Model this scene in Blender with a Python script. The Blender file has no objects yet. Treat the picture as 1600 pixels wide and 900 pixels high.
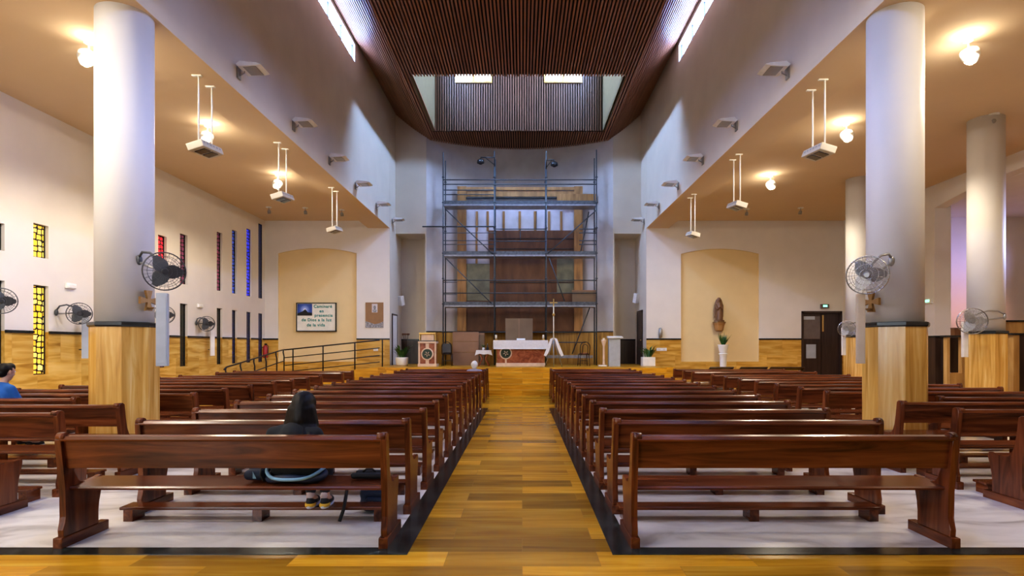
import bpy, bmesh, math, random
from mathutils import Vector, Matrix, Euler
random.seed(7)
S = bpy.context.scene
COL = S.collection
PI = math.pi

# ------------------------------------------------------------------ helpers
def at(u, v, d):                       # reading of the photograph: pixel + depth -> metres
    return Vector(((u - 816) * d / 900, d, 1.6 - (v - 542) * d / 900))

class MB:
    def __init__(s): s.bm = bmesh.new()
    def box(s, x0, x1, y0, y1, z0, z1, m=0, bev=0):
        b = bmesh.new() if bev else s.bm
        vs = [b.verts.new((x, y, z)) for x in (x0, x1) for y in (y0, y1) for z in (z0, z1)]
        for f in ((0,1,3,2),(4,6,7,5),(0,4,5,1),(2,3,7,6),(0,2,6,4),(1,5,7,3)):
            fc = b.faces.new([vs[i] for i in f]); fc.material_index = m
        if bev:
            bmesh.ops.bevel(b, geom=b.edges[:], offset=bev, segments=2, affect='EDGES', profile=.6)
            for f in b.faces: f.material_index = m
            s.merge(b)
        return s
    def merge(s, b, M=None):
        if M is not None: bmesh.ops.transform(b, matrix=M, verts=b.verts[:])
        me = bpy.data.meshes.new('tmp'); b.to_mesh(me); b.free(); s.bm.from_mesh(me); bpy.data.meshes.remove(me)
        return s
    def poly(s, pts, m=0):
        f = s.bm.faces.new([s.bm.verts.new(p) for p in pts]); f.material_index = m
        return s
    def prism(s, pts, axis, a, b, m=0):     # pts 2D outline; axis 0: (y,z), 1: (x,z), 2: (x,y)
        def P(p, t): return {0:(t,p[0],p[1]),1:(p[0],t,p[1]),2:(p[0],p[1],t)}[axis]
        A = [s.bm.verts.new(P(p, a)) for p in pts]; B = [s.bm.verts.new(P(p, b)) for p in pts]
        n = len(pts)
        for f in (A[::-1], B): s.bm.faces.new(f).material_index = m
        for i in range(n):
            s.bm.faces.new((A[i], A[(i+1)%n], B[(i+1)%n], B[i])).material_index = m
        return s
    def tube(s, pts, r, n=8, m=0, closed=False):
        pts = [Vector(p) for p in pts]; N = len(pts); rings = []
        rs = r if isinstance(r, (list, tuple)) else [r]*N
        up = None
        for i, p in enumerate(pts):
            if closed: t = pts[(i+1)%N] - pts[i-1]
            else: t = (pts[min(i+1,N-1)] - pts[max(i-1,0)])
            t.normalize()
            if up is None:
                up = t.orthogonal()
            up = (up - t*up.dot(t)); up.normalize()
            w = t.cross(up)
            rings.append([s.bm.verts.new(p + (up*math.cos(2*PI*k/n) + w*math.sin(2*PI*k/n))*rs[i]) for k in range(n)])
        R = N if closed else N-1
        for i in range(R):
            A, B = rings[i], rings[(i+1)%N]
            for k in range(n):
                f = s.bm.faces.new((A[k], A[(k+1)%n], B[(k+1)%n], B[k])); f.material_index = m; f.smooth = True
        if not closed:
            s.bm.faces.new(rings[0][::-1]).material_index = m; s.bm.faces.new(rings[-1]).material_index = m
        return s
    def lathe(s, prof, c=(0,0), n=24, m=0, cap=True, smooth=True, rot=0, sx=1, sy=1):
        rings = [[s.bm.verts.new((c[0]+sx*r*math.cos(2*PI*k/n+rot), c[1]+sy*r*math.sin(2*PI*k/n+rot), z)) for k in range(n)] for r, z in prof]
        for A, B in zip(rings, rings[1:]):
            for k in range(n):
                f = s.bm.faces.new((A[k], A[(k+1)%n], B[(k+1)%n], B[k])); f.material_index = m; f.smooth = smooth
        if cap:
            s.bm.faces.new(rings[0][::-1]).material_index = m; s.bm.faces.new(rings[-1]).material_index = m
        return s
    def sphere(s, c, r, m=0, sc=(1,1,1), n=14):
        b = bmesh.new(); bmesh.ops.create_uvsphere(b, u_segments=n, v_segments=max(6,n*2//3), radius=r)
        for f in b.faces: f.smooth = True; f.material_index = m
        return s.merge(b, Matrix.Translation(c) @ Matrix.Diagonal((*sc,1)))
    def capsule(s, p0, r0, p1, r1, n=12):
        p0, p1 = Vector(p0), Vector(p1)
        s.sphere(p0, r0, n=n); s.sphere(p1, r1, n=n)
        if (p1-p0).length > 1e-4: s.tube([p0, p1], [r0, r1], n=n)
        return s
    def xf(s, M): bmesh.ops.transform(s.bm, matrix=M, verts=s.bm.verts[:]); return s
    def build(s, name, mats, parent=None, loc=None, fix=True):
        if fix: bmesh.ops.recalc_face_normals(s.bm, faces=s.bm.faces[:])
        me = bpy.data.meshes.new(name); s.bm.to_mesh(me); s.bm.free()
        for m in (mats if isinstance(mats, (list, tuple)) else [mats]): me.materials.append(m)
        o = bpy.data.objects.new(name, me); COL.objects.link(o)
        if parent: o.parent = parent
        if loc is not None: o.location = loc
        return o

def tag(o, label=None, cat=None, group=None, kind=None):
    for k, v in (('label', label), ('category', cat), ('group', group), ('kind', kind)):
        if v: o[k] = v
    return o
def thing(name, label, cat, loc=(0,0,0), rz=0, group=None):
    o = bpy.data.objects.new(name, None); COL.objects.link(o); o.location = loc; o.rotation_euler = (0,0,rz)
    o.empty_display_size = .1
    return tag(o, label, cat, group)
def struct(name, mb, mats, label=None, parent=None):
    return tag(mb.build(name, mats, parent), label, None, None, 'structure')
def copy_tree(o, parent=None):
    c = o.copy(); COL.objects.link(c); c.parent = parent
    for ch in list(o.children): copy_tree(ch, c)
    return c
ORD = ['first','second','third','fourth','fifth','sixth','seventh','eighth','ninth','tenth','eleventh','twelfth','thirteenth','fourteenth','fifteenth','sixteenth']

# ------------------------------------------------------------------ materials
def newmat(name):
    m = bpy.data.materials.new(name); m.use_nodes = True
    nt = m.node_tree; b = nt.nodes['Principled BSDF']
    return m, nt, b
def N(nt, t, **kw):
    n = nt.nodes.new(t)
    for k, v in kw.items():
        if k in n.inputs.keys(): n.inputs[k].default_value = v
        else: setattr(n, k, v)
    return n
def coords(nt, scale=(1,1,1), rnd=False):
    tc = N(nt, 'ShaderNodeTexCoord'); mp = N(nt, 'ShaderNodeMapping'); mp.inputs['Scale'].default_value = scale
    nt.links.new(tc.outputs['Object'], mp.inputs['Vector'])
    if rnd:
        oi = N(nt, 'ShaderNodeObjectInfo'); ml = N(nt, 'ShaderNodeMath', operation='MULTIPLY'); ml.inputs[1].default_value = 37.
        nt.links.new(oi.outputs['Random'], ml.inputs[0])
        cx = N(nt, 'ShaderNodeCombineXYZ')
        for i in range(3): nt.links.new(ml.outputs[0], cx.inputs[i])
        nt.links.new(cx.outputs[0], mp.inputs['Location'])
    return mp.outputs['Vector']
def ramp(nt, fac, stops):
    r = N(nt, 'ShaderNodeValToRGB'); e = r.color_ramp.elements
    while len(e) < len(stops): e.new(.5)
    for el, (p, c) in zip(e, stops): el.position = p; el.color = (*c, 1)
    nt.links.new(fac, r.inputs['Fac']); return r.outputs['Color']
def bump(nt, b, h, st=.1, dist=.01):
    bp = N(nt, 'ShaderNodeBump'); bp.inputs['Strength'].default_value = st; bp.inputs['Distance'].default_value = dist
    nt.links.new(h, bp.inputs['Height']); nt.links.new(bp.outputs['Normal'], b.inputs['Normal'])
def plain(name, col, rough=.5, metal=0, nz=.06, scale=6, em=None, es=0, coat=0):
    m, nt, b = newmat(name)
    n = N(nt, 'ShaderNodeTexNoise'); n.inputs['Scale'].default_value = scale; n.inputs['Detail'].default_value = 4
    nt.links.new(coords(nt), n.inputs['Vector'])
    lo = tuple(c*(1-nz) for c in col); hi = tuple(min(1, c*(1+nz)) for c in col)
    nt.links.new(ramp(nt, n.outputs['Fac'], [(.3, lo), (.7, hi)]), b.inputs['Base Color'])
    b.inputs['Roughness'].default_value = rough; b.inputs['Metallic'].default_value = metal
    b.inputs['Coat Weight'].default_value = coat
    if em: b.inputs['Emission Color'].default_value = (*em, 1); b.inputs['Emission Strength'].default_value = es
    return m
def grain(name, stops, scale, rough=.3, rnd=True, coat=0, bmp=.04, detail=6, dist=.6, spec=.5):
    m, nt, b = newmat(name)
    v = coords(nt, scale, rnd)
    n = N(nt, 'ShaderNodeTexNoise'); n.inputs['Scale'].default_value = 1; n.inputs['Detail'].default_value = detail; n.inputs['Distortion'].default_value = dist
    nt.links.new(v, n.inputs['Vector'])
    nt.links.new(ramp(nt, n.outputs['Fac'], stops), b.inputs['Base Color'])
    b.inputs['Roughness'].default_value = rough; b.inputs['Coat Weight'].default_value = coat; b.inputs['Coat Roughness'].default_value = .12; b.inputs['Specular IOR Level'].default_value = spec
    if bmp: bump(nt, b, n.outputs['Fac'], bmp)
    return m
def tiles(name, stops, scale, bw, bh, rough=.25, mortar=(.2,.13,.06), ms=.004, var=.35, axes=(0,1)):
    """stone tiles with veins; brick pattern over two chosen axes"""
    m, nt, b = newmat(name)
    tc = N(nt, 'ShaderNodeTexCoord'); sp = N(nt, 'ShaderNodeSeparateXYZ'); nt.links.new(tc.outputs['Object'], sp.inputs[0])
    cb = N(nt, 'ShaderNodeCombineXYZ'); nt.links.new(sp.outputs[axes[0]], cb.inputs[0]); nt.links.new(sp.outputs[axes[1]], cb.inputs[1])
    br = N(nt, 'ShaderNodeTexBrick'); br.inputs['Scale'].default_value = 1
    br.inputs['Brick Width'].default_value = bw; br.inputs['Row Height'].default_value = bh; br.inputs['Mortar Size'].default_value = ms
    br.inputs['Color1'].default_value = (0,0,0,1); br.inputs['Color2'].default_value = (1,1,1,1); br.inputs['Mortar'].default_value = (.5,.5,.5,1)
    nt.links.new(cb.outputs[0], br.inputs['Vector'])
    # veins shifted per tile
    ad = N(nt, 'ShaderNodeVectorMath', operation='MULTIPLY_ADD'); ad.inputs[1].default_value = (7,7,7)
    nt.links.new(br.outputs['Color'], ad.inputs[0]); nt.links.new(tc.outputs['Object'], ad.inputs[2])
    mp = N(nt, 'ShaderNodeMapping'); mp.inputs['Scale'].default_value = scale; nt.links.new(ad.outputs[0], mp.inputs['Vector'])
    n = N(nt, 'ShaderNodeTexNoise'); n.inputs['Scale'].default_value = 1; n.inputs['Detail'].default_value = 7; n.inputs['Distortion'].default_value = .8
    nt.links.new(mp.outputs[0], n.inputs['Vector'])
    c = ramp(nt, n.outputs['Fac'], stops)
    hsv = N(nt, 'ShaderNodeHueSaturation')
    mr = N(nt, 'ShaderNodeMapRange'); mr.inputs['To Min'].default_value = 1-var; mr.inputs['To Max'].default_value = 1+var*.5
    nt.links.new(br.outputs['Color'], mr.inputs['Value']); nt.links.new(mr.outputs[0], hsv.inputs['Value']); nt.links.new(c, hsv.inputs['Color'])
    mx = N(nt, 'ShaderNodeMix', data_type='RGBA'); nt.links.new(br.outputs['Fac'], mx.inputs['Factor'])
    nt.links.new(hsv.outputs['Color'], mx.inputs[6]); mx.inputs[7].default_value = (*mortar, 1)
    nt.links.new(mx.outputs[2], b.inputs['Base Color']); b.inputs['Roughness'].default_value = rough; b.inputs['Specular IOR Level'].default_value = .35
    return m

M_wall = plain('plaster', (.75,.715,.67), .9, nz=.03, scale=1.5)
M_nave = plain('nave_plaster', (.64,.57,.47), .9, nz=.04, scale=1.2)
M_apse = plain('apse_plaster', (.5,.47,.46), .9, nz=.16, scale=.9)
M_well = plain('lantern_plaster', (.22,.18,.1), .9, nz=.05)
M_niche = plain('ochre_plaster', (.76,.6,.33), .9, nz=.03, scale=1.5)
M_ceil = plain('ceiling_plaster', (.7,.54,.35), .9, nz=.02, scale=1)
M_column = plain('column_plaster', (.7,.69,.68), .6, nz=.02, scale=2)
TRAV = [(.25,(.38,.19,.03)),(.42,(.58,.33,.06)),(.55,(.7,.43,.1)),(.75,(.78,.53,.17))]
TRAVF = [(.25,(.4,.19,.012)),(.45,(.6,.3,.018)),(.6,(.7,.38,.03)),(.78,(.82,.52,.07))]
M_trav_x = tiles('travertine_floor', TRAVF, (.9,9,9), 1.15, .3, .2, (.42,.22,.03), .002, .5)
M_trav_step = tiles('travertine_step', TRAVF, (.9,12,12), 1.4, .3, .35, (.25,.14,.05), .002, .15)
M_dado_y = tiles('travertine_wall_side', TRAV, (9,.9,7), 1.2, .64, .22, (.5,.3,.08), .002, .12, (1,2))
M_dado_x = tiles('travertine_wall_front', TRAV, (.9,9,7), 1.2, .64, .22, (.5,.3,.08), .002, .12, (0,2))
M_dado_v = grain('travertine_pillar', [(.25,(.36,.18,.03)),(.42,(.58,.33,.08)),(.55,(.66,.4,.11)),(.68,(.74,.51,.19)),(.8,(.82,.64,.36))], (16,16,1.0), .2, False)
M_wains = grain('wainscot_wood', [(.3,(.22,.11,.018)),(.5,(.4,.22,.035)),(.7,(.52,.32,.07))], (9,9,.8), .4, False)
M_black = plain('black_marble', (.02,.022,.022), .25, nz=.3)
M_green = grain('dark_green_marble', [(.35,(.012,.017,.016)),(.55,(.03,.04,.037)),(.7,(.07,.085,.08)),(.85,(.2,.22,.2))], (4,4,4), .18, False, 0, 0, 8, 1.2)
M_marble = grain('white_marble', [(.28,(.52,.5,.47)),(.42,(.8,.785,.75)),(.55,(.92,.905,.87)),(.8,(.96,.95,.92))], (1.1,2.2,1), .22, False, 0, 0, 9, 1.4)
def pewmat(nm, sc): return grain(nm, [(.25,(.035,.009,.003)),(.45,(.115,.032,.011)),(.62,(.19,.056,.018)),(.8,(.28,.093,.031))], sc, .23, True, 0, .02, 6, .8, .45)
M_pew = pewmat('varnished_wood', (1.2,14,14)); M_pew_v = pewmat('varnished_wood_upright', (14,10,1.2)); M_pew_y = pewmat('varnished_wood_foot', (14,1.4,14))
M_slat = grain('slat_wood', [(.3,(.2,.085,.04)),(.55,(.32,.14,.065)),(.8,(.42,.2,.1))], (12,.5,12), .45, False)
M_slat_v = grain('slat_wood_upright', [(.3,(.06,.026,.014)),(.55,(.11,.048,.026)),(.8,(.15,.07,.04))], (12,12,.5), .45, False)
M_slatback = plain('slat_backing', (.012,.007,.005), .9)
M_dark = grain('dark_wood', [(.3,(.025,.014,.01)),(.7,(.06,.034,.022))], (10,10,1), .35)
M_darkdoor = grain('door_wood', [(.3,(.03,.018,.015)),(.7,(.06,.036,.03))], (10,10,.8), .4)
M_conf = grain('confessional_wood', [(.3,(.36,.2,.06)),(.55,(.5,.3,.1)),(.8,(.6,.4,.17))], (8,8,1), .3)
M_ret = grain('retable_wood', [(.3,(.24,.12,.04)),(.55,(.4,.21,.07)),(.8,(.5,.29,.12))], (6,6,.9), .5)
M_retb = grain('retable_dark', [(.3,(.09,.035,.012)),(.55,(.14,.058,.02)),(.8,(.2,.09,.035))], (3,3,1), .5)
M_plast = plain('sheet_plastic', (.17,.16,.1), .35, nz=.3, scale=3)
M_sheetw = plain('white_sheet', (.6,.57,.6), .7, nz=.12, scale=2)
M_ply = plain('plywood', (.3,.17,.1), .6, nz=.12, scale=2); M_card = plain('cardboard', (.19,.125,.07), .7, nz=.1, scale=2)
M_steel = plain('galvanised_steel', (.07,.085,.1), .4, .3, nz=.2, scale=15); M_deck = plain('steel_deck', (.3,.3,.32), .45, .4, nz=.25, scale=8)
M_toe = plain('toe_board', (.09,.1,.11), .6, nz=.4, scale=10)
M_blackmetal = plain('black_metal', (.02,.02,.022), .35, .3); M_chrome = plain('chrome_wire', (.45,.45,.46), .25, .9); M_fan = plain('fan_grey', (.075,.08,.09), .4, .2)
M_greyfan = plain('fan_silver', (.36,.36,.36), .35, .6)
M_white = plain('white_paint', (.82,.82,.8), .45); M_cream = plain('cream_enamel', (.62,.57,.47), .45); M_speak_g = plain('speaker_grey', (.43,.47,.52), .5)
M_speak_b = plain('speaker_beige', (.56,.47,.36), .5); M_speak_w = plain('speaker_white', (.72,.68,.62), .5)
M_cloth = plain('altar_linen', (.82,.82,.84), .9, nz=.05, scale=20)
M_redmarble = grain('red_marble', [(.3,(.2,.05,.02)),(.5,(.36,.11,.045)),(.65,(.46,.17,.08)),(.8,(.62,.36,.22))], (5,5,5), .3, False, 0, 0, 9, 1.5)
M_pinkstone = plain('pale_stone', (.74,.56,.42), .5, nz=.1); M_greenstone = plain('dark_green_stone', (.03,.05,.03), .3, nz=.5, scale=14)
M_gold = plain('brass', (.65,.45,.16), .35, .7); M_bronze = plain('bronze', (.27,.16,.06), .45, .5, nz=.2)
M_leaf = plain('leaf_green', (.04,.12,.025), .45, nz=.5, scale=9); M_soil = plain('soil', (.03,.02,.012), .95)
M_statue = grain('carved_wood', [(.3,(.1,.05,.02)),(.6,(.2,.1,.045)),(.8,(.3,.17,.08))], (9,9,3), .45)
M_red = plain('red_enamel', (.36,.02,.02), .3); M_wax = plain('wax', (.8,.72,.55), .6)
M_skin = plain('skin', (.55,.33,.24), .5); M_hair = grain('black_hair', [(.3,(.002,.0015,.0015)),(.7,(.01,.007,.006))], (60,60,3), .5, False, spec=.3); M_hairw = plain('white_hair', (.75,.74,.72), .7, nz=.15, scale=40)
M_shirt = plain('charcoal_cotton', (.022,.024,.026), .9); M_jeans = plain('dark_trousers', (.02,.022,.03), .9); M_blue = plain('blue_cotton', (.02,.12,.42), .85); M_lav = plain('lavender_wool', (.3,.27,.36), .9)
M_navy = plain('navy_nylon', (.012,.025,.06), .6, nz=.3); M_ltblue = plain('light_blue_trim', (.22,.42,.6), .7); M_bk = plain('black_nylon', (.012,.012,.014), .6)
M_shoe = plain('black_mesh_shoe', (.015,.015,.018), .7); M_sole = plain('white_sole', (.75,.75,.78), .6); M_yel = plain('yellow_accent', (.8,.5,.05), .5); M_sock = plain('white_sock', (.62,.52,.55), .9)
M_teal = plain('teal_letter', (.0,.22,.2), .7); M_paper = plain('cream_paper', (.78,.76,.66), .8); M_poster = plain('brown_poster', (.3,.17,.08), .6); M_photo = plain('grey_print', (.3,.3,.33), .6, nz=.8, scale=30)
M_glassdoor = plain('frosted_glass', (.16,.13,.12), .25); M_lens = plain('dark_lens', (.02,.02,.05), .12)
M_lamp = plain('lit_lamp', (1,1,1), .5, em=(1,.9,.75), es=60); M_exit = plain('exit_green', (.1,.6,.4), .4, em=(.2,1,.55), es=3)
M_day = plain('daylight_pane', (.8,.85,.9), .3, em=(.29,.44,1), es=46); M_day2 = plain('lantern_pane', (.8,.85,.9), .3, em=(.38,.56,1), es=330); M_day3 = plain('slot_pane', (1,1,1), .3, em=(1,.97,.9), es=5); M_rear_fill = plain('rear_fill_pane', (.8,.85,.9), .3, em=(.75,.88,1), es=9)

def glassmat(name, cols, strength, sx=5, sz=5):
    m, nt, b = newmat(name)
    tc = N(nt, 'ShaderNodeTexCoord'); sp = N(nt, 'ShaderNodeSeparateXYZ'); nt.links.new(tc.outputs['Object'], sp.inputs[0])
    cb = N(nt, 'ShaderNodeCombineXYZ'); nt.links.new(sp.outputs[1], cb.inputs[0]); nt.links.new(sp.outputs[2], cb.inputs[1])
    vo = N(nt, 'ShaderNodeTexVoronoi', voronoi_dimensions='2D', distance='CHEBYCHEV'); vo.inputs['Scale'].default_value = 8; vo.inputs['Randomness'].default_value = .5
    nt.links.new(cb.outputs[0], vo.inputs['Vector'])
    ve = N(nt, 'ShaderNodeTexVoronoi', voronoi_dimensions='2D', distance='CHEBYCHEV', feature='F2'); ve.inputs['Scale'].default_value = 8; ve.inputs['Randomness'].default_value = .5
    nt.links.new(cb.outputs[0], ve.inputs['Vector'])
    sub = N(nt, 'ShaderNodeMath', operation='SUBTRACT'); nt.links.new(ve.outputs['Distance'], sub.inputs[0]); nt.links.new(vo.outputs['Distance'], sub.inputs[1])
    gt = N(nt, 'ShaderNodeMath', operation='GREATER_THAN'); nt.links.new(sub.outputs[0], gt.inputs[0]); gt.inputs[1].default_value = .2
    sc = N(nt, 'ShaderNodeSeparateColor'); nt.links.new(vo.outputs['Color'], sc.inputs[0])
    c = ramp(nt, sc.outputs[0], [(i/(len(cols)-1), q) for i, q in enumerate(cols)])
    mx = N(nt, 'ShaderNodeMix', data_type='RGBA'); nt.links.new(gt.outputs[0], mx.inputs['Factor']); mx.inputs[6].default_value = (.01,.01,.01,1); nt.links.new(c, mx.inputs[7])
    nt.links.new(mx.outputs[2], b.inputs['Base Color']); nt.links.new(mx.outputs[2], b.inputs['Emission Color'])
    b.inputs['Emission Strength'].default_value = strength; b.inputs['Roughness'].default_value = .25
    return m
G_yel = glassmat('stained_yellow', [(.8,.42,.02),(.95,.68,.12),(.85,.5,.03),(1,.8,.25)], .75)
G_dark = glassmat('stained_dark', [(.02,.04,.02),(.04,.03,.02),(.02,.02,.02)], .15)
G_red = glassmat('stained_red', [(.6,.02,.03),(.8,.04,.06),(.4,.01,.03)], .7)
G_mar = glassmat('stained_maroon', [(.16,.03,.06),(.22,.05,.1),(.1,.03,.06)], .5)
G_bl = glassmat('stained_blue', [(.03,.06,.35),(.05,.1,.5),(.02,.03,.2)], .6)
G_bl2 = glassmat('stained_deep_blue', [(.02,.03,.6),(.04,.05,.8),(.02,.02,.45)], .9)
G_nav = glassmat('stained_navy', [(.01,.015,.07),(.015,.02,.1),(.01,.01,.04)], .4)

# ------------------------------------------------------------------ setting constants
XL, XNL, XBL = -10.1, -5.2, -6.05      # left wall, nave wall left, outer face of its beam
XNR, XBR, XR = 4.87, 5.75, 12.6
YR, YB, YF, YRC = -4.5, 22.6, 23.6, 24.8  # rear wall, aisle end wall, chancel front wall, recess back
ZS, ZC, ZD, ZP = 6.26, 6.55, 1.914, .872   # beam soffit, aisle ceiling, dado, chancel platform
YS = 18.95

# ---- floors
struct('floor', MB().box(XL-.3, XR+6.5, YR-.3, 25.2, -.2, 0), M_trav_x, 'honey travertine floor of the aisles')
struct('floor_left', MB().box(XL, -1.065, 4.58, 15, -.05, .004), M_marble, 'white marble floor under the left pews')
struct('floor_right', MB().box(.874, 10.5, 4.58, 15, -.05, .004), M_marble, 'white marble floor under the right pews')
struct('trim_1', MB().box(-1.065, -.885, 4.43, 15, -.05, .006).box(XL, -1.065, 4.43, 4.58, -.05, .006), M_green, 'dark green marble border left of the aisle')
struct('trim_2', MB().box(.694, .874, 4.43, 15, -.05, .006).box(.874, 10.5, 4.43, 4.58, -.05, .006), M_green, 'dark green marble border right of the aisle')
# ---- chancel platform with five steps
mb = MB()
for k in range(5):
    mb.box(-5.15+.1*k, 5.45-.1*k, YS+.3*k, 20.6, .1744*k - (0 if k else .02), .1744*(k+1))
mb.box(-5.15, 5.45, 20.55, 25.1, 0, ZP)
struct('floor_chancel', mb, M_trav_step, 'travertine chancel platform with five steps')
# ---- ramp on the left
mb = MB()
mb.prism([(17.2,0),(21.2,0),(21.2,.5)], 0, XL+.02, -8.75)
mb.box(XL+.02, -8.75, 21.2, YB, 0, .5)
mb.prism([(-8.75,0),(-5.15,0),(-5.15,ZP),(-8.75,.5)], 1, 21.2, YB)
struct('floor_ramp', mb, M_trav_step, 'travertine access ramp up to the chancel')

# ---- left wall with window openings
wins = [ # y0, y1, upper glass, lower glass, z top of upper
 (10.86,11.24,G_dark,G_dark,4.0),(11.9,12.28,G_yel,G_yel,4.17),(15.98,16.36,G_red,G_mar,4.72),(17.0,17.38,G_mar,G_dark,4.96),
 (19.05,19.4,G_mar,G_dark,5.42),(20.05,20.4,G_bl,G_nav,5.69),(21.1,21.45,G_bl2,G_nav,5.95),(22.05,22.38,G_nav,G_nav,6.34)]
wins = [(4.9,5.28,G_yel,G_yel,3.2),(5.9,6.28,G_yel,G_yel,3.3),(8.4,8.78,G_yel,G_yel,3.8)] + wins
mb = MB(); RV = .13
def wseg(y0, y1, z0, z1):
    for a, b, m in ((z0, min(z1, ZD), 1), (max(z0, ZD), z1, 0)):
        if b > a: mb.poly([(XL,y0,a),(XL,y1,a),(XL,y1,b),(XL,y0,b)], m)
def reveal(y0, y1, z0, z1):
    for y in (y0, y1):
        for a, b, m in ((z0, min(z1, ZD), 1), (max(z0, ZD), z1, 0)):
            if b > a: mb.poly([(XL,y,a),(XL-RV,y,a),(XL-RV,y,b),(XL,y,b)], m)
    for z in (z0, z1): mb.poly([(XL,y0,z),(XL-RV,y0,z),(XL-RV,y1,z),(XL,y1,z)], 1 if z < ZD else 0)
yc = YR
trim = MB()
for i, (y0, y1, gu, gl, zt) in enumerate(wins):
    RV = .035 if y0 > 21.8 else (.06 if y0 > 20.9 else .09)
    wseg(yc, y0, 0, ZC); trim.box(XL, XL+.03, yc, y0, ZD-.035, ZD+.02)
    wseg(y0, y1, 0, 1.02); wseg(y0, y1, 2.89, 3.47); wseg(y0, y1, zt, ZC)
    reveal(y0, y1, 1.02, 2.89); reveal(y0, y1, 3.47, zt)
    yc = y1
    for j, (za, zb, g) in enumerate(((1.02,2.89,gl),(3.47,zt,gu))):
        w = MB(); x0, x1 = XL-RV-.04, XL-RV+.02
        w.box(x0,x1,y0,y0+.02,za,zb).box(x0,x1,y1-.02,y1,za,zb).box(x0,x1,y0,y1,za,za+.02).box(x0,x1,y0,y1,zb-.02,zb)
        o = tag(w.build('window_%d' % (2*i+j+1), M_black), None, None, None, 'structure')
        MB().box(x0+.01,x1-.02,y0+.015,y1-.015,za+.015,zb-.015).build('pane', g, o)
wseg(yc, YB, 0, ZC); trim.box(XL, XL+.03, yc, YB, ZD-.035, ZD+.02)
struct('wall_left', mb, [M_wall, M_dado_y], 'cream plaster left wall over a travertine dado')
struct('trim_3', trim, M_black, 'black marble dado cap on the left wall')

# ---- aisle end walls with arched niches
def endwall(name, x0, x1, ax0, ax1, spring, apex, nb, label, door=None):
    mb = MB(); Y = YB; n = 16
    def q(xa, xb, za, zb, m, y=Y): mb.poly([(xa,y,za),(xb,y,za),(xb,y,zb),(xa,y,zb)], m)
    spans = [(x0, ax0), (ax1, x1)]
    for xa, xb in spans:
        cuts = [(xa, xb)]
        if door and xa < door[0] < xb:
            cuts = [(xa, door[0]), (door[1], xb)]
            q(door[0], door[1], door[2], ZC, 0)
        for a, b in cuts: q(a, b, 0, ZD, 1); q(a, b, ZD, ZC, 0)
    arc = [(ax0 + (ax1-ax0)*i/n, spring + (apex-spring)*math.sqrt(max(0, 1-(2*i/n-1)**2*.999))*1.0) for i in range(n+1)]
    arc = [(x, spring + (apex-spring)*(1-(2*(x-ax0)/(ax1-ax0)-1)**2)) for x, _ in arc]
    R = .07
    for (xa, za), (xb, zb) in zip(arc, arc[1:]):
        mb.poly([(xa,Y,za),(xb,Y,zb),(xb,Y,ZC),(xa,Y,ZC)], 0)
        mb.poly([(xa,Y,za),(xb,Y,zb),(xb,Y+R,zb),(xa,Y+R,za)], 2)
        mb.poly([(xa,Y+R,nb),(xb,Y+R,nb),(xb,Y+R,zb),(xa,Y+R,za)], 2)
    for x in (ax0, ax1): mb.poly([(x,Y,nb),(x,Y+R,nb),(x,Y+R,spring),(x,Y,spring)], 2)
    mb.poly([(ax0,Y,nb),(ax1,Y,nb),(ax1,Y+R,nb),(ax0,Y+R,nb)], 1); q(ax0, ax1, 0, nb, 1)
    return struct(name, mb, [M_wall, M_dado_x, M_niche], label)
endwall('wall_back_left', XL, XNL, -9.57, -6.5, 5.27, 5.47, 1.02, 'aisle end wall with ochre arched niche behind the ramp')
DX0, DX1, DZ = 10.95, 12.53, 3.0
endwall('wall_back_right', XNR, XR, 6.23, 9.28, 5.25, 5.45, 1.02, 'aisle end wall with ochre arched niche holding the statue', (DX0, DX1, DZ))
t = MB().box(XL, -9.57, YB-.03, YB, ZD-.035, ZD+.02).box(-6.5, XNL, YB-.03, YB, ZD-.035, ZD+.02)
struct('trim_4', t, M_black, 'black dado cap either side of the left niche')
t = MB().box(XNR, 6.23, YB-.03, YB, ZD-.035, ZD+.02).box(9.28, DX0, YB-.03, YB, ZD-.035, ZD+.02)
struct('trim_5', t, M_black, 'black dado cap either side of the right niche')

# ---- upper nave walls over the beams, with clerestory slots
CY = 17.9
for s, xi, xo, nm in ((-1, XNL, XBL, 'left'), (1, XNR, XBR, 'right')):
    a, b = sorted((xi, xo)); mb = MB()
    mb.box(a, b, YR, YB, ZS+.01, 10.45); mb.box(a, b, YR, YB, ZS, ZS+.01, 1)
    th = sorted((xi, xi + s*.3)); mb.box(*th, YR, CY, 10.98, 11.5); mb.box(*th, CY, YRC, 10.45, 11.5)
    mb.box(*th, YB+.02, YRC, .5, 10.45)
    struct('wall_nave_' + nm, mb, [M_nave, M_ceil], 'plain upper nave wall, %s side' % nm)
    x = xi + s*.12; f = MB()
    for k in range(21):
        y = CY - 1.12*k; f.box(*sorted((x, x-s*.06)), y-.02, y+.02, 10.45, 10.98)
    f.box(*sorted((x, x-s*.06)), YR, CY, 10.45, 10.475)
    w = tag(f.build('window_%d' % (31 if s < 0 else 32), M_black), None, None, None, 'structure')
    MB().box(*sorted((x, x+s*.02)), YR, CY, 10.45, 10.98).build('pane', M_day, w)
struct('ceiling_left', MB().box(XL-.2, XBL, YR, YB+.1, ZC, ZC+.1), M_ceil, 'flat ceiling of the left aisle')
struct('ceiling_right', MB().box(XBR, 19, YR, YB+.1, ZC, ZC+.1), M_ceil, 'flat ceiling of the right aisle')

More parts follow.
